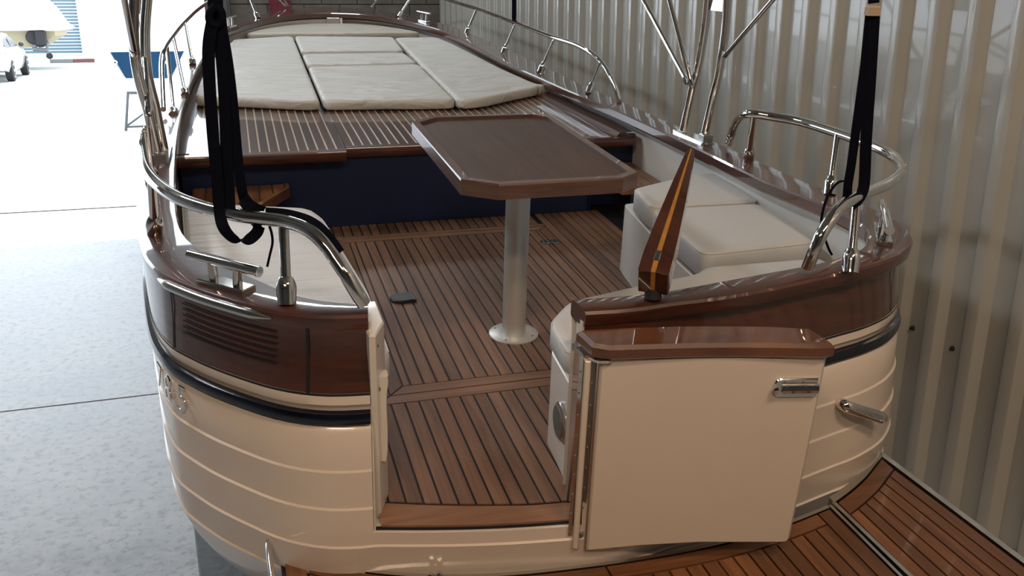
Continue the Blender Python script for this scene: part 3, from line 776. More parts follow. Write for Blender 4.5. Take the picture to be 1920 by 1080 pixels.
# bow rails
zb_ = .75
sb = [hz(1161, 190, .535), hz(1150, 155, .60), hz(1130, 120, .68), hz(1105, 97, .735)] + [hz(p[0], p[1], zb_) for p in [(1075, 82), (1040, 71), (1003, 57), (967, 43), (930, 29), (893, 16), (860, 6), (832, -3)]]
l_ = sb[-1]; sb += [Vector((.95, 9.3, .77)), Vector((.6, 9.9, .78)), Vector((.2, 10.15, .78))]
def post2(bx, by, tx, ty, zb, zt): return (hz(bx, by, zb), hz(tx, ty, zt))
rail(sb, [post2(1104, 173, 1126, 119, .53, .69), post2(1013, 134, 1040, 72, .528, .745), post2(944, 99, 967, 44, .53, .745), post2(875, 62, 894, 17, .545, .745)], 'chrome bow rail, starboard', .0145, .0115, 5, .9)
pbr = [hz(306, 205, .56), hz(304, 160, .63), hz(303, 120, .70), hz(306, 98, .74)] + [hz(p[0], p[1], zb_) for p in [(312, 84), (322, 70), (335, 53), (350, 37), (368, 20), (390, 5)]]
pbr += [Vector((-.90, 9.2, .77)), Vector((-.55, 9.85, .78)), Vector((0.2, 10.15, .78))]
rail(pbr, [post2(325, 215, 313, 88, .525, .74), post2(347, 178, 325, 72, .52, .745), post2(361, 122, 347, 44, .525, .745)], 'chrome bow rail, port', .0145, .0115, 5, 1.0)
# crossing struts of the bow rail in front of the block wall
for b, t, nm in (((484, 34), (469, -4), 0), ((747, 31), (771, -6), 0)):
    pb0 = hz(b[0], b[1], .575); pt0 = hy(t[0], t[1], pb0.y + .12); m = MB(); m.tube([pb0, pt0, pt0 + (pt0 - pb0) * .6], .013, 10)
    po = part('rail_post', m, 'chrome', boat, 'bow rail post'); part('post_collar', collar(pb0, pt0 - pb0, .9), 'chrome', po)
for x_ in ((535, 12, 519, -4), (541, 11, 529, -4), (697, 12, 709, -4)):
    a = hy(x_[0], x_[1], 9.75); c2 = hy(x_[2], x_[3], 9.85); m = MB(); m.tube([a, c2, c2 + (c2 - a)], .010, 8); part('bow_brace', m, 'chrome', boat)

# cleats
def cleat(c, d, L, h, r, label, tilt=0.0):
    d = Vector((d[0], d[1], 0)).normalized(); n = Vector((-d.y, d.x, 0)); c = Vector(c)
    m = MB()
    M = Matrix(((d.x, n.x, 0, c.x), (d.y, n.y, 0, c.y), (0, 0, 1, c.z), (0, 0, 0, 1)))
    m.bbox((-L*.33, -r*1.9, -.002), (L*.33, r*1.9, .012), .003, M); pl = part('cleat', m, 'chrome', boat, label)
    for s in (-1, 1):
        mm = MB(); mm.tube([c + d*s*L*.17 + Vector((0, 0, .008)), c + d*s*L*.19 + Vector((0, 0, h))], [r*1.0, r*.95], 12); part('cleat_leg', mm, 'chrome', pl)
    mm = MB(); mm.tube([c - d*L*.5 + Vector((0, 0, h + .004)), c + d*L*.5 + Vector((0, 0, h + .004))], r * 1.12, 14); part('cleat_bar', mm, 'chrome', pl)
for A_, B_, lab in ((hz(354, 475, .655), hz(488, 509, .655), 'chrome horn cleat on the port quarter'), (hz(1655, 379, .655), hz(1669, 432, .655), 'chrome horn cleat on the starboard quarter')):
    c0 = (A_ + B_) / 2; c0.z = .587; cleat(c0, B_ - A_, (B_ - A_).length * .98, .062, .0132, lab)
for (q, pa_, pb__) in (((433, 50), (420, 36), (450, 28)), ((795, 40), (779, 27), (822, 36))):
    c0 = hz(q[0], q[1], .568); cleat(c0, hz(pb__[0], pb__[1], .62) - hz(pa_[0], pa_[1], .62), .22, .075, .010, 'chrome horn cleat near the bow')

# arch frame: pairs of tubes with base plates and folding struts
def arch(side):
    if side > 0:
        A = [hx(1281, 243, 1.20), hx(1298, 165, 1.20), hx(1312, 110, 1.20), hx(1327, 0, 1.19)]; B = [hx(1320, 258, 1.21), hx(1337, 180, 1.21), hx(1350, 125, 1.21), hx(1364, 0, 1.20)]
        lab = 'chrome canopy arch leg, starboard'
    else:
        A = [hy(300, 318, 3.86), hy(277, 205, 3.82), hy(255, 118, 3.79), hy(252, 0, 3.79)]; B = [hy(311, 300, 4.05), hy(290, 195, 4.00), hy(274, 118, 3.96), hy(276, 0, 3.95)]
        lab = 'chrome canopy arch leg, port'
    for T in (A, B): T.append(T[-1] + (T[-1] - T[-2]).normalized() * .5 + Vector((-side * .06, 0, 0)))
    z0 = zg(A[0].y)
    m = MB(); y0, y1 = min(A[0].y, B[0].y) - .05, max(A[0].y, B[0].y) + .05; xc = (A[0].x + B[0].x) / 2
    m.bbox((xc - .035, y0, z0 + .001), (xc + .035, y1, z0 + .014), .003); pl = part('arch_base', m, 'chrome', boat, lab)
    m = MB(); m.bbox((xc - .025, y0 - .0, z0 + .014), (xc + .025, y0 + .05, z0 + .05), .004); part('arch_clamp', m, 'dull_steel', pl)
    for T in (A, B):
        m = MB(); m.tube(T[:1] + catmull(T[1:], 5), .0205, 12); part('arch_tube', m, 'chrome', pl)
    if side > 0:
        m = MB(); a, b = hx(1325, 2, 1.195), hx(1361, 4, 1.205); c2, d2 = hx(1324, 18, 1.195), hx(1358, 22, 1.205)
        m.loft([[p + Vector((-.004, 0, 0)), p + Vector((.004, 0, 0)), p + Vector((.004, 0, .2)), p + Vector((-.004, 0, .2))] for p in (c2, d2)]); part('arch_web', m, 'chrome', pl)
        for (a, b) in (((1287, 152), (1204, -4)), ((1296, 157), (1254, -4))):
            p, q = hx(a[0], a[1], 1.16), hx(b[0], b[1], 1.10); m = MB(); m.tube([p, q, q + (q - p)*.7], .0125, 10); m.lathe(p, p - q, [(-.02, .015), (.012, .013), (.02, .006)], 10); part('arch_strut', m, 'chrome', pl)
        p, q = hx(1361, 102, 1.20), hx(1452, -4, 1.19); m = MB(); m.tube([p, q, q + (q - p)], .011, 10); m.lathe(p, p - q, [(-.02, .014), (.010, .014), (.018, .006)], 10); part('arch_strut', m, 'chrome', pl)
    else:
        for (a, b) in (((252, 100), (232, -4)), ((279, 210), (262, -4))):
            p, q = hy(a[0], a[1], 3.74), hy(b[0], b[1], 3.50 if a[1] < 150 else 4.2); m = MB(); m.tube([p, q, q + (q - p)*.7], .0125, 10); m.lathe(p, p - q, [(-.02, .015), (.012, .013), (.02, .006)], 10); part('arch_strut', m, 'chrome', pl)
arch(1); arch(-1)

# tiller: laminated, tapering, swung to starboard
tb, tt = hz(1224, 530, .645), hy(1296, 284, 2.50)
td = (tt - tb).normalized(); ts = td.cross(Vector((0, 0, 1))).normalized(); tu = ts.cross(td).normalized()
def tsec(p, hw, hh, a0, a1, r=.3):
    """rectangular slice of the section between side fractions a0..a1"""
    return [p + ts*hw*a0 - tu*hh, p + ts*hw*a1 - tu*hh, p + ts*hw*a1 + tu*hh*(1 - .12*abs(a1)), p + ts*hw*a0 + tu*hh*(1 - .12*abs(a0))]
stn = [(0, .038, .038), (.012, .041, .041), (.12, .041, .042), (.28, .038, .036), (.48, .032, .029), (.68, .025, .023), (.86, .018, .017), (.95, .014, .014), (1.0, .010, .010)]
Lt = (tt - tb).length
def tpart(name, a0, a1, mat, par=None, lift=0.0, lab=None):
    m = MB(); rr = []
    for k, (s, hw, hh) in enumerate(stn): rr.append(tsec(tb + td * Lt * s, hw, hh + lift, a0, a1))
    m.loft(rr); return part(name, m, mat, par or boat, lab, smooth=25)
tl = tpart('tiller', -1, -.16, 'tiller_dark', lab='varnished laminated tiller')
tpart('lamination', -.16, .16, 'tiller_light', tl, .0004); tpart('lamination', .16, 1, 'tiller_dark', tl)
m = MB(); c = tb + td*Lt*.10 + tu*.037
M = Matrix(((ts.x, td.x, tu.x, c.x), (ts.y, td.y, tu.y, c.y), (ts.z, td.z, tu.z, c.z), (0, 0, 0, 1)))
m.bbox((-.008, -.020, 0), (.008, .020, .008), .002, M); part('tiller_plate', m, 'chrome', tl)
m = MB(); m.lathe(tb + td*.03 - Vector((0, 0, .06)), (0, 0, 1), [(-.004, .024), (.024, .022)], 16); part('tiller_pivot', m, 'rubber', tl)

# swim platform -----------------------------------------------------------------------------------
ZP = -.15
pin = [(hz(q[0], q[1], ZP).x, hz(q[0], q[1], ZP).y) for q in [(524, 1028), (580, 1048), (640, 1062), (730, 1074), (830, 1079), (960, 1075), (1100, 1060), (1200, 1046), (1300, 1028), (1400, 1004), (1480, 978), (1552, 949)]]
pcur = [(p.x, p.y) for p in catmull(v3(pin), 4)]
def pin_y(x): return float(np.interp(x, [a for a, _ in pcur], [b for _, b in pcur]))
YE = 0.95
PX0, PX1 = pin[0][0], pin[-1][0]
m = MB(); m.prism(pcur + [(PX1 + .012, YE), (PX0, YE)], ZP - .045, ZP - .012); plat = part('swim_platform', m, 'black_caulk', boat, 'teak swim platform behind the transom', smooth=0)
# curved border plank next to the hull
def arc_border(x0, x1, off0, off1, par, fy, name='border_plank', n=14, mat='teak_wet'):
    pts = [(x0 + (x1 - x0)*k/n, fy(x0 + (x1 - x0)*k/n) - off0) for k in range(n + 1)]
    pts += [(x1 + (x0 - x1)*k/n, fy(x1 + (x0 - x1)*k/n) - off1) for k in range(n + 1)]
    return plank_poly(pts, par, mat, ZP, .012, name)
wood('teak_arc', (.105, .041, .016), (.245, .104, .044), (2, 38, 38), .38, .25, .25)
XA, XB = PX0 + .07, PX1 - .055
arc_border(XA, -.02, .012, .066, plat, pin_y, mat='teak_arc'); arc_border(-.02, XB, .012, .066, plat, pin_y, mat='teak_arc')
plank_poly([(XB, pin_y(XB) - .012), (PX1 - .002, pin_y(PX1) - .012), (PX1 + .004, YE), (XB, YE)], plat, 'teak_wet', ZP, name='border_plank')
plank_poly([(PX0 + .008, pin_y(PX0 + .008) - .012), (XA, pin_y(XA) - .012), (XA, YE), (PX0 + .008, YE)], plat, 'teak_wet', ZP, name='border_plank')
x = XA; NPL = round((XB - XA) / .052); WPL = (XB - XA) / NPL
for _k in range(NPL):
    b = x + WPL; plank_poly([(x, YE), (b, YE), (b, pin_y(b) - .066), (x, pin_y(x) - .066)], plat, 'teak_wet', ZP); x = b
m = MB(); rows = []
for p in [(a, b) for a, b in pcur]: rows.append([Vector((p[0], p[1] + .002, ZP - .04)), Vector((p[0], p[1] + .002, ZP + .003)), Vector((p[0], p[1] - .011, ZP + .003)), Vector((p[0], p[1] - .011, ZP - .04))])
m.loft(rows); part('edge_trim', m, 'steel', plat)
m = MB(); m.box((PX1 + .003, YE, ZP - .04), (PX1 + .013, pin[-1][1], ZP + .003)); part('edge_trim', m, 'steel', plat, smooth=0)
# starboard wing of the platform
win = [(hz(q[0], q[1], ZP).x, hz(q[0], q[1], ZP).y) for q in [(1560, 940), (1580, 926), (1600, 910), (1621, 890), (1636, 871), (1652, 851)]]
WX0, WX1, WY1 = win[0][0], win[-1][0], win[-1][1]
wcur = [(p.x, p.y) for p in catmull(v3(win), 4)]
def win_y(x): return float(np.interp(x, [a for a, _ in wcur], [b for _, b in wcur]))
def wxr(y): return WX1 + .004 + (WY1 - y) * .075
m = MB(); m.prism(wcur + [(wxr(YE), YE), (WX0 + .018, YE)], ZP - .045, ZP - .012); wing = part('platform_wing', m, 'black_caulk', boat, 'teak starboard wing of the swim platform', smooth=0)
WA, WB_ = WX0 + .014, WX1 - .016
arc_border(WA, WB_, .014, .080, wing, win_y, mat='teak_arc')
xs_ = [WA + (WB_ - WA) * k / 7 for k in range(8)]
for a, b in zip(xs_[:-1], xs_[1:]):
    sk_ = .075 * (a - WA) / (WB_ - WA); sk2 = .075 * (b - WA) / (WB_ - WA); ya, yb = win_y(a) - .080, win_y(b) - .080
    plank_poly([(a + (WY1 - YE) * sk_, YE), (b + (WY1 - YE) * sk2, YE), (b, yb), (a, ya)], wing, 'teak_wet', ZP)
m = MB(); rows = [[Vector((a, b + .016, ZP - .05)), Vector((a, b + .016, ZP + .004)), Vector((a, b - .011, ZP + .004)), Vector((a, b - .011, ZP - .05))] for a, b in wcur]; m.loft(rows); part('edge_trim', m, 'steel', wing)
m = MB(); m.loft([[Vector((x - .018, y, ZP - .05)), Vector((x - .018, y, ZP + .004)), Vector((x + .004, y, ZP + .004)), Vector((x + .004, y, ZP - .05))] for x, y in ((wxr(WY1), WY1 + .01), (wxr(YE), YE))]); part('edge_trim', m, 'steel', wing)
m = MB(); m.loft([[Vector((x - .006, y, ZP - .05)), Vector((x - .006, y, ZP + .002)), Vector((x + .008, y, ZP + .002)), Vector((x + .008, y, ZP - .05))] for x, y in ((WX0, win[0][1] - .005), (WX0 + .02, YE))]); part('edge_trim', m, 'steel', wing)
a = Vector((WX1 - .01, WY1, ZP - .015)); m = MB(); m.tube([a, a + Vector((-.03, .16, .0)), a + Vector((-.06, .30, .01))], .016, 10); part('wing_bracket', m, 'steel', wing)
m = MB(); m.bbox((.97, 2.14, ZP - .14), (1.07, 2.26, ZP - .05), .005); part('bracket_pad', m, 'navy', wing)
# grab tube at the port corner of the platform
P = [hz(512, 1092, ZP + .05), hz(506, 1050, ZP + .06), hz(503, 1018, ZP + .065), hz(508, 1009, ZP + .065), hz(517, 1012, ZP + .06), hz(530, 1045, ZP + .01), hz(534, 1062, ZP - .02)]
m = MB(); m.tube(catmull(P, 4), .0085, 10); part('grab_tube', m, 'chrome', plat)
m = MB()
c = hz(816, 1078, ZP + .01)
for dx in (-.012, .012): m.lathe((c.x + dx, c.y, ZP), (0, 0, 1), [(0, .010), (.012, .010), (.018, .006)], 12)
part('ladder_bolt', m, 'chrome', plat)

# small bracket in the bow
c = Vector((.02, 8.985, .520)); m = MB(); m.bbox((c.x - .07, c.y, c.z - .03), (c.x + .05, c.y + .02, c.z + .03), .004); bk = part('bow_bracket', m, 'dull_steel', boat)
m = MB(); m.bbox((c.x + .055, c.y, c.z - .03), (c.x + .075, c.y + .02, c.z + .03), .003); part('bracket_edge', m, 'chrome', bk)

# timber bearers that carry the hull on the shed floor
for yb in (2.75, 5.2, 7.4):
    m = MB(); q = [(-.42, yb), (.42, yb), (.42, yb + .18), (-.42, yb + .18)]; tp2 = [Vector((a, b, -.505)) for a, b in q]; bt2 = []
    for p in tp2:
        w_ = BOAT @ p; bt2.append(BINV @ Vector((w_.x, w_.y, .022)))
    m.loft([bt2, tp2]); part('keel_bearer', m, 'galv', boat, smooth=0)
# ================================================================== CUSHIONS (loose, each its own thing)
def cushion(name, poly, z0, z1, mat, label, cat='cushion', group=None, bev=.020, crown=.006, pipe=True, rr=.045):
    poly = resample([Vector((*p, 0)) for p in round_poly(ccw(poly), rr, 6) + [round_poly(ccw(poly), rr, 6)[0]]], 90)[:-1]; poly = [(p.x, p.y) for p in poly]; m = MB()
    rings = [[Vector((p[0], p[1], z0 + .006)) for p in inset(poly, .010)], [Vector((p[0], p[1], z0 + .016)) for p in poly]]
    for k in range(0, 5):
        a = math.pi/2 * k / 4; q = inset(poly, bev * (1 - math.cos(a)))
        rings.append([Vector((p[0], p[1], z1 - bev + bev * math.sin(a))) for p in q])
    for e_ in (.002, .005): rings.append([Vector((p[0], p[1], z1 + .0006)) for p in inset(poly, bev + e_)])
    m.loft(rings)
    cx = sum(p[0] for p in poly) / len(poly); cy = sum(p[1] for p in poly) / len(poly)
    e = empty(name, (cx, cy, z0), BOAT); tag(e, label, cat, group)
    part('cover', m, mat, e, smooth=60)
    if pipe:
        mm = MB(); P = [Vector((p[0], p[1], z1 - bev * .45)) for p in inset(poly, bev * .12)]; P.append(P[0]); mm.tube(P, .0028, 6, False); part('piping', mm, mat, e)
    return e
def H2(L, z): return [(hz(a, b, z).x, hz(a, b, z).y) for a, b in L]
GS = 'seat cushions in the cockpit'
cushion('seat_cushion', H2([(1186, 352), (1300, 325), (1345, 322), (1424, 376), (1220, 387)], .430), .320, .430, 'seat_vinyl', 'grey-white padded seat cushion beside the table, forward one on the starboard bench', group=GS)
cushion('seat_cushion', H2([(1220, 391), (1426, 380), (1528, 452), (1330, 474), (1312, 470)], .430), .320, .430, 'seat_vinyl', 'grey-white padded seat cushion half hidden by the tiller on the starboard bench', group=GS)
cushion('bench_cushion', [(-.078, 2.13), (-.060, 2.345), (.06, 2.49), (.35, 2.57), (.585, 2.620), (.635, 2.672), (1.11, 2.665), (1.085, 2.47), (1.03, 2.385), (.91, 2.30), (.74, 2.235), (.54, 2.20), (.30, 2.155), (.05, 2.135)], .320, .404, 'seat_vinyl', 'long white cushion along the stern between the tiller and the rail', bev=.026)
cushion('seat_cushion', [tuple(hz(340, 378, .40).xy), tuple(hz(578, 388, .40).xy), tuple(hz(606, 408, .40).xy), tuple(hz(690, 545, .40).xy), (-.555, 2.24), (-.65, 2.235), (-.76, 2.275), (-.87, 2.42), (-1.0, 2.64), (-1.085, 2.87), (-1.13, 3.2)], .300, .400, 'port_vinyl', 'white creased seat cushion on the port bench behind the horn cleat', group=GS)
ZC = .487
GP = 'sun pad cushions on the foredeck'
lc = H2([(600, 189), (553, 188), (440, 183), (362, 177)], ZC) ; lf = H2([(549, 67), (430, 62)], ZC)
def pin_x(y, P, off):
    R = resample(P, 120); return float(np.interp(y, [p.y for p in R], [p.x for p in R])) + off
port_edge = [(pin_x(y, [p for p in PI_ if p.y > 3.0 and p.x < -.2], .035), y) for y in (5.6, 6.2, 6.9, 7.5, 8.0)]
stbd_edge = [(pin_x(y, [p for p in SI if p.y > 3.0 and p.x > .2], -.03), y) for y in (5.75, 6.4, 7.1, 7.6, 8.0)]
pl_front = H2([(549, 67)], ZC)[0]
cushion('sun_cushion', [H2([(600, 189)], ZC)[0], H2([(545, 187)], ZC)[0], H2([(440, 182)], ZC)[0]] + port_edge + [(-.93, 8.02), (pl_front[0], pl_front[1])], ZD, ZC, 'sun_vinyl', 'large off-white sun pad cushion nearest the two black straps, on the foredeck', group=GP, pipe=False)
cushion('sun_cushion', H2([(606, 188), (854, 186), (785, 119.5), (578, 124.5)], ZC), ZD, ZC, 'sun_vinyl', 'wide off-white middle sun pad cushion nearest the table', group=GP, pipe=False)
cushion('sun_cushion', H2([(576.5, 120), (782, 115.5), (758, 97), (566.5, 99.5)], ZC), ZD, ZC - .004, 'sun_vinyl', 'narrow wrinkled off-white sun pad strip between the two other middle cushions', group=GP, pipe=False)
cushion('sun_cushion', H2([(565, 96), (757, 94.5), (738, 70), (553, 68)], ZC), ZD, ZC + .004, 'sun_vinyl', 'off-white middle sun pad cushion nearest the bow cushion', group=GP, pipe=False)
rf = H2([(740, 70)], ZC)[0]; rr_ = H2([(858, 187), (905, 184), (960, 172), (1030, 158)], ZC)
cushion('sun_cushion', [rf, (.82, rf[1] + .0)] + list(reversed(stbd_edge))[1:] + list(reversed(rr_)), ZD, ZC, 'sun_vinyl', 'large off-white sun pad cushion along the starboard gunwale, ahead of the table', group=GP, pipe=False)
bow_in = [(p.x * .985, p.y - .02) for p in resample([p for p in PI_ if p.y > 8.28], 14)] + [(p.x * .985, p.y - .02) for p in reversed(resample([p for p in SI if p.y > 8.28], 14))][1:]
cushion('sun_cushion', bow_in, ZD, ZC + .010, 'bow_vinyl', 'half-moon beige sun pad cushion filling the bow', group=GP, pipe=False, rr=.05)

# ================================================================== TABLE
tx0, tx1, ty0, ty1, TZ = -.245, .358, 2.645, 3.665, .750
tc = ((tx0 + tx1) / 2, (ty0 + ty1) / 2)
tab = empty('pedestal_table', (.062, 3.087, 0), BOAT); tag(tab, 'dark wooden table with raised rim on a single silver leg', 'table')
ch = (.105, .078)
octo = [(tx0 + ch[0], ty0), (tx1 - .075, ty0), (tx1, ty0 + .055), (tx1, ty1 - .075), (tx1 - .06, ty1), (tx0 + .10, ty1), (tx0, ty1 - .095), (tx0, ty0 + ch[1])]
m = MB(); m.prism(inset(octo, .02), TZ - .05, TZ - .013); part('table_top', m, 'table_wood', tab, smooth=0)
oi_ = inset(octo, .030)
n = len(octo)
for i in range(n):
    a, b, c, d = octo[i], octo[(i+1) % n], oi_[(i+1) % n], oi_[i]
    m = MB(); m.loft([[Vector((*q, TZ - .052)) for q in (a, b, c, d)], [Vector((*q, TZ - .006)) for q in (a, b, c, d)], [Vector((a[0]*.995 + d[0]*.005, a[1]*.9 + d[1]*.1, TZ)), Vector((b[0]*.9 + c[0]*.1, b[1]*.9 + c[1]*.1, TZ)), Vector((*c, TZ)), Vector((*d, TZ))]])
    part('rim', m, 'table_edge', tab, smooth=0)
m = MB(); m.lathe((.062, 3.087, .006), (0, 0, 1), [(0, .046), (TZ - .06, .046)], 32); part('leg', m, 'aluminium', tab, 'satin silver tube leg')
m = MB(); m.lathe((.062, 3.087, 0), (0, 0, 1), [(0, .098), (.005, .098), (.008, .094), (.009, .05)], 36); bp0 = part('base_plate', m, 'aluminium', tab)
for k in range(4):
    a = .9 + k * math.pi / 2; stud(bp0, Vector((.062 + .08*math.cos(a), 3.087 + .08*math.sin(a), .0085)), Vector((0, 0, 1)), .0045, 'dull_steel')

# ================================================================== STRAPS
def hang(px, py, y): return hy(px, py, y)
WU = BINV.to_3x3() @ Vector((0, 0, 1))        # true vertical in the boat frame
def to_roof(p): 
    w_ = BOAT @ p; return p + WU * (5.28 - w_.z)
XW = Vector((1, 0, 0)); XV = Vector((.958, -.285, 0))
yS = 2.215
st = empty('lifting_strap', hz(1612, 372, ZR), BOAT); tag(st, 'black webbing strap hanging from the roof, looped round the starboard stern rail', 'strap')
t0 = hang(1638, 28, yS)
m = MB(); m.ribbon([to_roof(hang(1638, 0, yS)), hang(1640, -40, yS), hang(1638, 6, yS)], XV, .030, .004); part('webbing', m, 'webbing', st)
m = MB(); m.ribbon([hang(1632, 20, yS - .003), hang(1622, 120, yS - .004), hang(1604, 250, yS - .005), hang(1596, 310, yS - .004), hang(1590, 345, yS), hang(1588, 372, yS + .02)], XV, .026, .004); part('webbing', m, 'webbing', st)
m = MB(); m.ribbon(catmull([hang(1639, 20, yS - .008), hang(1632, 140, yS - .010), hang(1624, 260, yS - .012), hang(1621, 335, yS - .014), hang(1616, 362, yS - .02), hang(1602, 380, yS - .026), hang(1588, 378, yS - .02)], 4), XV, .033, .004); part('webbing', m, 'webbing', st)
m = MB(); m.ribbon(catmull([hang(1590, 372, yS - .025), hang(1570, 392, yS - .05), hang(1556, 412, yS - .062), hang(1549, 425, yS - .07)], 4), Vector((.7, .2, .7)), .036, .004); part('webbing', m, 'webbing', st)
m = MB(); m.ribbon(catmull([hang(1596, 355, yS - .03), hang(1586, 340, yS - .03), hang(1568, 345, yS - .03), hang(1549, 375, yS - .03), hang(1540, 420, yS - .03), hang(1552, 462, yS - .03), hang(1560, 478, yS - .03)], 5), XV, .007, .003); part('strap_tail', m, 'webbing', st)
m = MB(); c = hang(1637, 20, yS - .012); m.bbox((c.x - .019, c.y - .008, c.z - .013), (c.x + .019, c.y + .012, c.z + .013), .004); part('keeper', m, 'leather_tag', st, 'tan leather keeper')

yP = 2.40
sp_ = empty('lifting_strap', hz(440, 405, ZR), BOAT); tag(sp_, 'black webbing strap with several bands looped round the port stern rail', 'strap')
def pr(L, wd, w_, dy=0.0, name='webbing', per=5):
    m = MB(); m.ribbon(catmull([hang(a, b, yP + dy + (c if len(t) > 2 else 0)) for t in L for a, b, c in [t if len(t) == 3 else (*t, 0)]], per), wd, w_, .004); part(name, m, 'webbing', sp_)
m = MB(); m.ribbon([to_roof(hang(402, 10, yP)), hang(403, -20, yP), hang(405, 40, yP)], XV, .036, .005); part('webbing', m, 'webbing', sp_)
pr([(398, 42), (391, 90), (393, 160), (400, 260), (408, 345), (412, 398), (420, 428, -.03), (440, 449, -.03), (464, 450, -.03), (481, 437, -.03), (486, 424, -.03)], XV, .030, -.012)
pr([(410, 44), (417, 120), (422, 200), (425, 300), (429, 360), (431, 404, -.01)], XV, .030, -.006)
pr([(414, 44), (426, 110), (436, 190), (446, 300), (454, 358), (459, 378, .02)], XV, .026, -.008)
pr([(456, 372, .0), (466, 385, -.02), (480, 394, -.02), (492, 398, .0)], Vector((.5, .1, .85)), .036, -.01)
pr([(486, 430, -.03), (478, 418, -.03), (462, 408, -.02), (446, 404, 0)], Vector((.3, .1, .9)), .020, -.01)
pr([(505, 424), (509, 436), (511, 455), (506, 478), (501, 500)], XV, .006, -.03, 'strap_tail')
m = MB(); P = [hang(405, 12, yP - .01), hang(394, 24, yP - .01), hang(393, 38, yP - .01), hang(404, 48, yP - .01), hang(416, 40, yP - .01), hang(415, 22, yP - .01), hang(405, 12, yP - .01)]
m.tube(catmull(P, 5), .010, 10); part('shackle', m, 'webbing', sp_)
c = hz(964, 41, .75)
s3 = empty('lifting_strap', c, BOAT); tag(s3, 'thin black strap hanging onto the starboard bow rail', 'strap')
m = MB(); m.ribbon([to_roof(c), c + WU * .4, c + WU * .02], XV, .034, .005); part('webbing', m, 'webbing', s3)
m = MB(); m.lathe(c, (.1, 1, 0), [(-.03, .020), (.0, .022), (.03, .020)], 10); part('knot', m, 'webbing', s3)
# ================================================================== OUTSIDE THE DOOR
# white car, seen from behind on its right side
ra, rb_ = gnd(28, 152), gnd(63, 136)
fwd = (rb_ - ra); fwd.z = 0; fwd.normalize()
# heading chosen so that both wheels stand where they are seen, with a 2.75 m wheelbase
Mc = Matrix.Translation(ra) @ Matrix(((fwd.x, -fwd.y, 0, 0), (fwd.y, fwd.x, 0, 0), (0, 0, 1, 0), (0, 0, 0, 1)))   # x forward from the rear axle, y to the left
car = empty('car', ra); tag(car, 'white car parked outside with its rear towards the shed', 'car')
WBc = min(3.2, (rb_ - ra).length)
side = [(-.95, .55, .80), (-1.0, .80, .86), (-.92, 1.02, .86), (-.2, 1.08, .88), (1.2, 1.04, .89), (2.2, .98, .88), (WBc + .55, .86, .84), (WBc + .85, .62, .76)]
def car_ring(x, zb, zt, hw):
    return [Mc @ Vector((x, .9 + s * q, z)) for s, q, z in ((-1, hw*.92, zb), (-1, hw, zb + .18), (-1, hw, (zb + zt)/2 + .08), (-1, hw*.93, zt), (-1, hw*.4, zt + .02), (1, hw*.4, zt + .02), (1, hw*.93, zt), (1, hw, (zb + zt)/2 + .08), (1, hw, zb + .18), (1, hw*.92, zb))]
m = MB(); m.loft([car_ring(x, .28 if -.8 < x < WBc + .6 else .38, zt, hw + .02) for x, zt, hw in side]); part('body', m, 'car_white', car, smooth=35)
m = MB()
def cab(x, z, hw): return [Mc @ Vector((x, .9 - hw, z)), Mc @ Vector((x, .9 - hw*.5, z + .02)), Mc @ Vector((x, .9 + hw*.5, z + .02)), Mc @ Vector((x, .9 + hw, z))]
cbm = [(-.55, 1.05, .80), (.15, 1.40, .64), (.9, 1.47, .62), (1.5, 1.42, .64), (2.35, 1.0, .80)]
rings = []
for x, z, hw in cbm: rings.append(cab(x, z, hw) + [Mc @ Vector((x, .9 + .84, .96)), Mc @ Vector((x, .9 - .84, .96))])
m.loft(rings); part('roof', m, 'car_white', car, smooth=30)
for (x0, x1, zt0, zt1) in ((-.30, .42, 1.16, 1.36), (.52, 1.55, 1.40, 1.32)):
    m = MB(); P = [(x0 - .08, 1.04, .845), (x1 + (.35 if x1 > 1 else 0), 1.03, .845), (x1, zt1, .70), (x0 + .12, zt0 + .02, .71)]
    m.loft([[Mc @ Vector((x, .9 - hw - .012 - e, z)) for x, z, hw in P] for e in (0, .012)]); part('window', m, 'car_glass', car, smooth=0)
for x in (0, WBc):
    for s in (0, 1.64):
        cpt = Mc @ Vector((x, .06 + s, .33)); axv = (Mc.to_3x3() @ Vector((0, -1 if s == 0 else 1, 0)))
        m = MB(); m.lathe(cpt, axv, [(-.14, .30), (-.12, .33), (.07, .33), (.09, .30), (.092, .22)], 28); wh = part('wheel', m, 'tyre', car)
        m = MB(); m.lathe(cpt + axv*.085, axv, [(0, .225), (.012, .225), (.006, .19), (.0, .05), (.02, .04)], 20); rim_ = part('hub', m, 'dull_steel', wh)
m = MB(); P = [(-1.0, .80, .70), (-.86, .84, .85), (-.80, .92, .86), (-1.0, .92, .70)]
m.loft([[Mc @ Vector((x - e, .9 - hw - e, z)) for x, z, hw in P] for e in (0, .02)]); part('tail_light', m, 'tail_red', car, smooth=0)
m = MB(); mm_ = Mc @ Vector((1.95, .9 - .98, 1.08)); m.lathe(mm_, (fwd.x, fwd.y, 0), [(-.08, .02), (-.05, .08), (.04, .09), (.08, .04)], 10); part('mirror', m, 'car_glass', car)

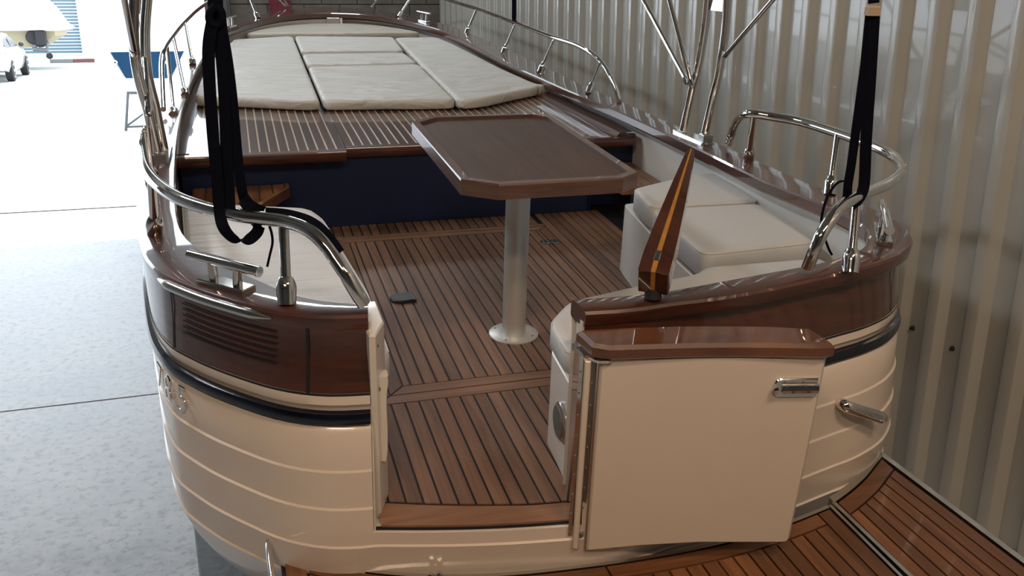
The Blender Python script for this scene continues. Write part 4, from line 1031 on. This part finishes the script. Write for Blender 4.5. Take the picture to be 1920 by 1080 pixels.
# covered boat on a trailer behind the car
YT = 40.0
def fp(px, py, Y=YT): return far(px, py, Y)
g0 = fp(60, 118)
bt = empty('covered_boat', (fp(60, 80).x, YT, 0)); tag(bt, 'white shrink-wrapped boat on a trailer beyond the parked car', 'boat')
prof = [(-60, -60), (70, -8), (92, 12), (104, 28), (116, 44), (128, 52), (124, 56), (112, 57), (-60, 57)]
rings = []
for dy, s in ((-1.6, .90), (-1.2, 1.0), (1.6, 1.0), (2.2, .8)):
    rings.append([fp(60 + (a - 60) * s if a > 0 else a, 30 + (b - 30) * s) + Vector((0, dy, 0)) for a, b in prof])
m = MB(); m.loft(rings); part('cover', m, 'shrink_white', bt, smooth=30)
prof = [(-60, 57), (112, 57), (113, 66), (95, 76), (80, 86), (-60, 96)]
m = MB(); m.loft([[fp(a, b) + Vector((0, dy, 0)) for a, b in prof] for dy in (-1.1, 1.6)]); part('hull', m, 'cream_wall', bt, smooth=0)
m = MB(); a = fp(62, 70, YT - 1.3)
m.lathe(a, (.2, -1, 0), [(-.1, .20), (.0, .26), (.08, .22)], 14); m.lathe(fp(75, 78, YT - 1.3), (.2, -1, .1), [(-.1, .22), (.1, .22)], 10)
m.box((fp(66, 60, YT-1.4).x, YT - 1.5, fp(70, 84, YT-1.4).z), (fp(84, 60, YT-1.4).x, YT - 1.2, fp(70, 58, YT-1.4).z)); part('winch', m, 'dark_mech', bt)
m = MB(); m.tube([fp(60, 88, YT-1.3), fp(92, 78, YT-1.3)], .06, 8); m.tube([fp(88, 78, YT-1.3), fp(89, 98, YT-1.3), fp(92, 104, YT-1.3)], .05, 8); m.tube([fp(62, 92, YT-1.3), fp(90, 95, YT-1.3)], .07, 8); part('trailer_frame', m, 'galv', bt)
c = gnd(93, 110.5); cc = fp(93, 105, YT-1.3); m = MB(); m.lathe(cc, (0.3, -1, 0), [(-.05, .10), (.0, .12), (.05, .10)], 16); part('jockey_wheel', m, 'tyre', bt)
zlow = min((o_.matrix_world @ Vector(c_)).z for o_ in bt.children for c_ in o_.bound_box) if False else 0

# roller shutter building far behind
YF = 52.0
sh = empty('roller_shutter', (fp(100, 95, YF).x, YF, 0)); tag(sh, 'pale blue ribbed roller shutter of the building across the yard', 'shutter')
x0, x1 = fp(20, 60, YF).x, fp(152, 60, YF).x
m = MB(); m.box((x0, YF, 0), (x1, YF + .3, 4.2)); part('curtain', m, 'door_white', sh, smooth=0)
z = .12
while z < 4.1:
    m = MB(); m.box((x0 + .02, YF - .05, z), (x1 - .02, YF, z + .10)); part('slat', m, 'door_shadow_blue', sh, smooth=0); z += .155  # darker blue ribs paint in the shadow lines of the shutter
m = MB(); m.box((x1, YF - .4, 0), (x1 + 12, YF + .3, 7)); m.box((x0 - 25, YF - .4, 0), (x0, YF + .3, 7)); m.box((x0, YF - .4, 4.2), (x1, YF + .3, 7)); struct('wall_far', m, 'shrink_white')
# kerb in the yard
a, b = gnd(70, 119), gnd(178, 117)
d = (b - a).normalized(); nrm_ = Vector((-d.y, d.x, 0))
def seg(t0, t1): 
    p, q = a.lerp(b, t0), a.lerp(b, t1); return [(p.x, p.y), (q.x, q.y), (q.x + nrm_.x*.25, q.y + nrm_.y*.25), (p.x + nrm_.x*.25, p.y + nrm_.y*.25)]
kb = empty('kerb', a); tag(kb, 'low painted kerb line across the sunny yard', 'kerb')
for t0, t1, mt in ((0, .22, 'hull_grey'), (.22, .62, 'galv'), (.62, 1, 'kerb_red')):
    m = MB(); m.prism(seg(t0 + .002, t1 - .002), 0, .16); part('kerb_stone', m, mt, kb, smooth=0)

# boat with the blue underbody on a steel trestle
YH = 15.6
bb = empty('stored_boat', (fp(265, 150, YH).x, YH, 0)); tag(bb, 'white boat with a blue transom propped on a steel trestle outside', 'boat')
def hp(px, py, dy=0.0): return far(px, py, YH) + Vector((0, dy, 0))
blue = [(207, 98), (345, 96), (320, 147), (236, 147)]
m = MB(); m.loft([[hp(a, b) for a, b in blue], [hp(a + (2 if a < 260 else -2), b, .3) for a, b in blue]]); part('transom', m, 'hull_blue', bb, smooth=0)
gl = [(180, 97), (207, 98), (238, 147), (228, 143)]
m = MB(); m.loft([[hp(a, b, .01) for a, b in gl], [hp(a - 3, b - 2, 4.5) for a, b in gl]]); part('chine', m, 'hull_grey', bb, smooth=0)
gl = [(345, 96), (349, 94), (326, 143), (320, 147)]
m = MB(); m.loft([[hp(a, b, .01) for a, b in gl], [hp(a + 1, b - 2, 4.5) for a, b in gl]]); part('chine', m, 'hull_grey', bb, smooth=0)
up2 = [(150, 40), (158, 78), (180, 97), (207, 98), (345, 96), (352, 92), (372, 60), (375, 20), (340, -60), (170, -60)]
m = MB(); m.loft([[hp(a, b, .02) for a, b in up2], [hp(a, b, .1) for a, b in up2], [hp(265 + (a - 265) * 1.0, b, 5.5) for a, b in up2]]); part('topsides', m, 'shrink_white', bb, smooth=20)
for px in (216, 314):
    m = MB(); m.lathe(hp(px, 117, -.001), (0, -1, 0), [(0, .035), (.02, .035), (.03, .02)], 16); f_ = part('drain_ring', m, 'shrink_white', bb)
    m = MB(); m.lathe(hp(px, 117, -.03), (0, -1, 0), [(0, .015), (.006, .012)], 12); part('drain_plug', m, 'dark_mech', f_)
ts_ = empty('trestle', gnd(250, 244)); tag(ts_, 'grey tubular steel trestle under the blue boat', 'trestle')
fa = gnd(236, 245); Yt = fa.y
def tpx(px, py): return far(px, py, Yt)
m = MB(); m.tube([tpx(240, 172), fa + Vector((0, 0, .0))], .025, 8); part('leg', m, 'galv', ts_)
m = MB(); m.tube([tpx(283, 172), gnd(281, 242)], .025, 8); part('leg', m, 'galv', ts_)
m = MB(); m.tube([tpx(238, 174), tpx(285, 174)], .028, 8); part('top_bar', m, 'galv', ts_)
m = MB(); m.tube([tpx(238, 236), tpx(283, 203)], .018, 8); part('brace', m, 'galv', ts_)
m = MB(); m.tube([tpx(238, 238), tpx(282, 236)], .018, 8); part('foot_bar', m, 'galv', ts_)

for o in bpy.data.objects:
    if '_b' in o: del o['_b']
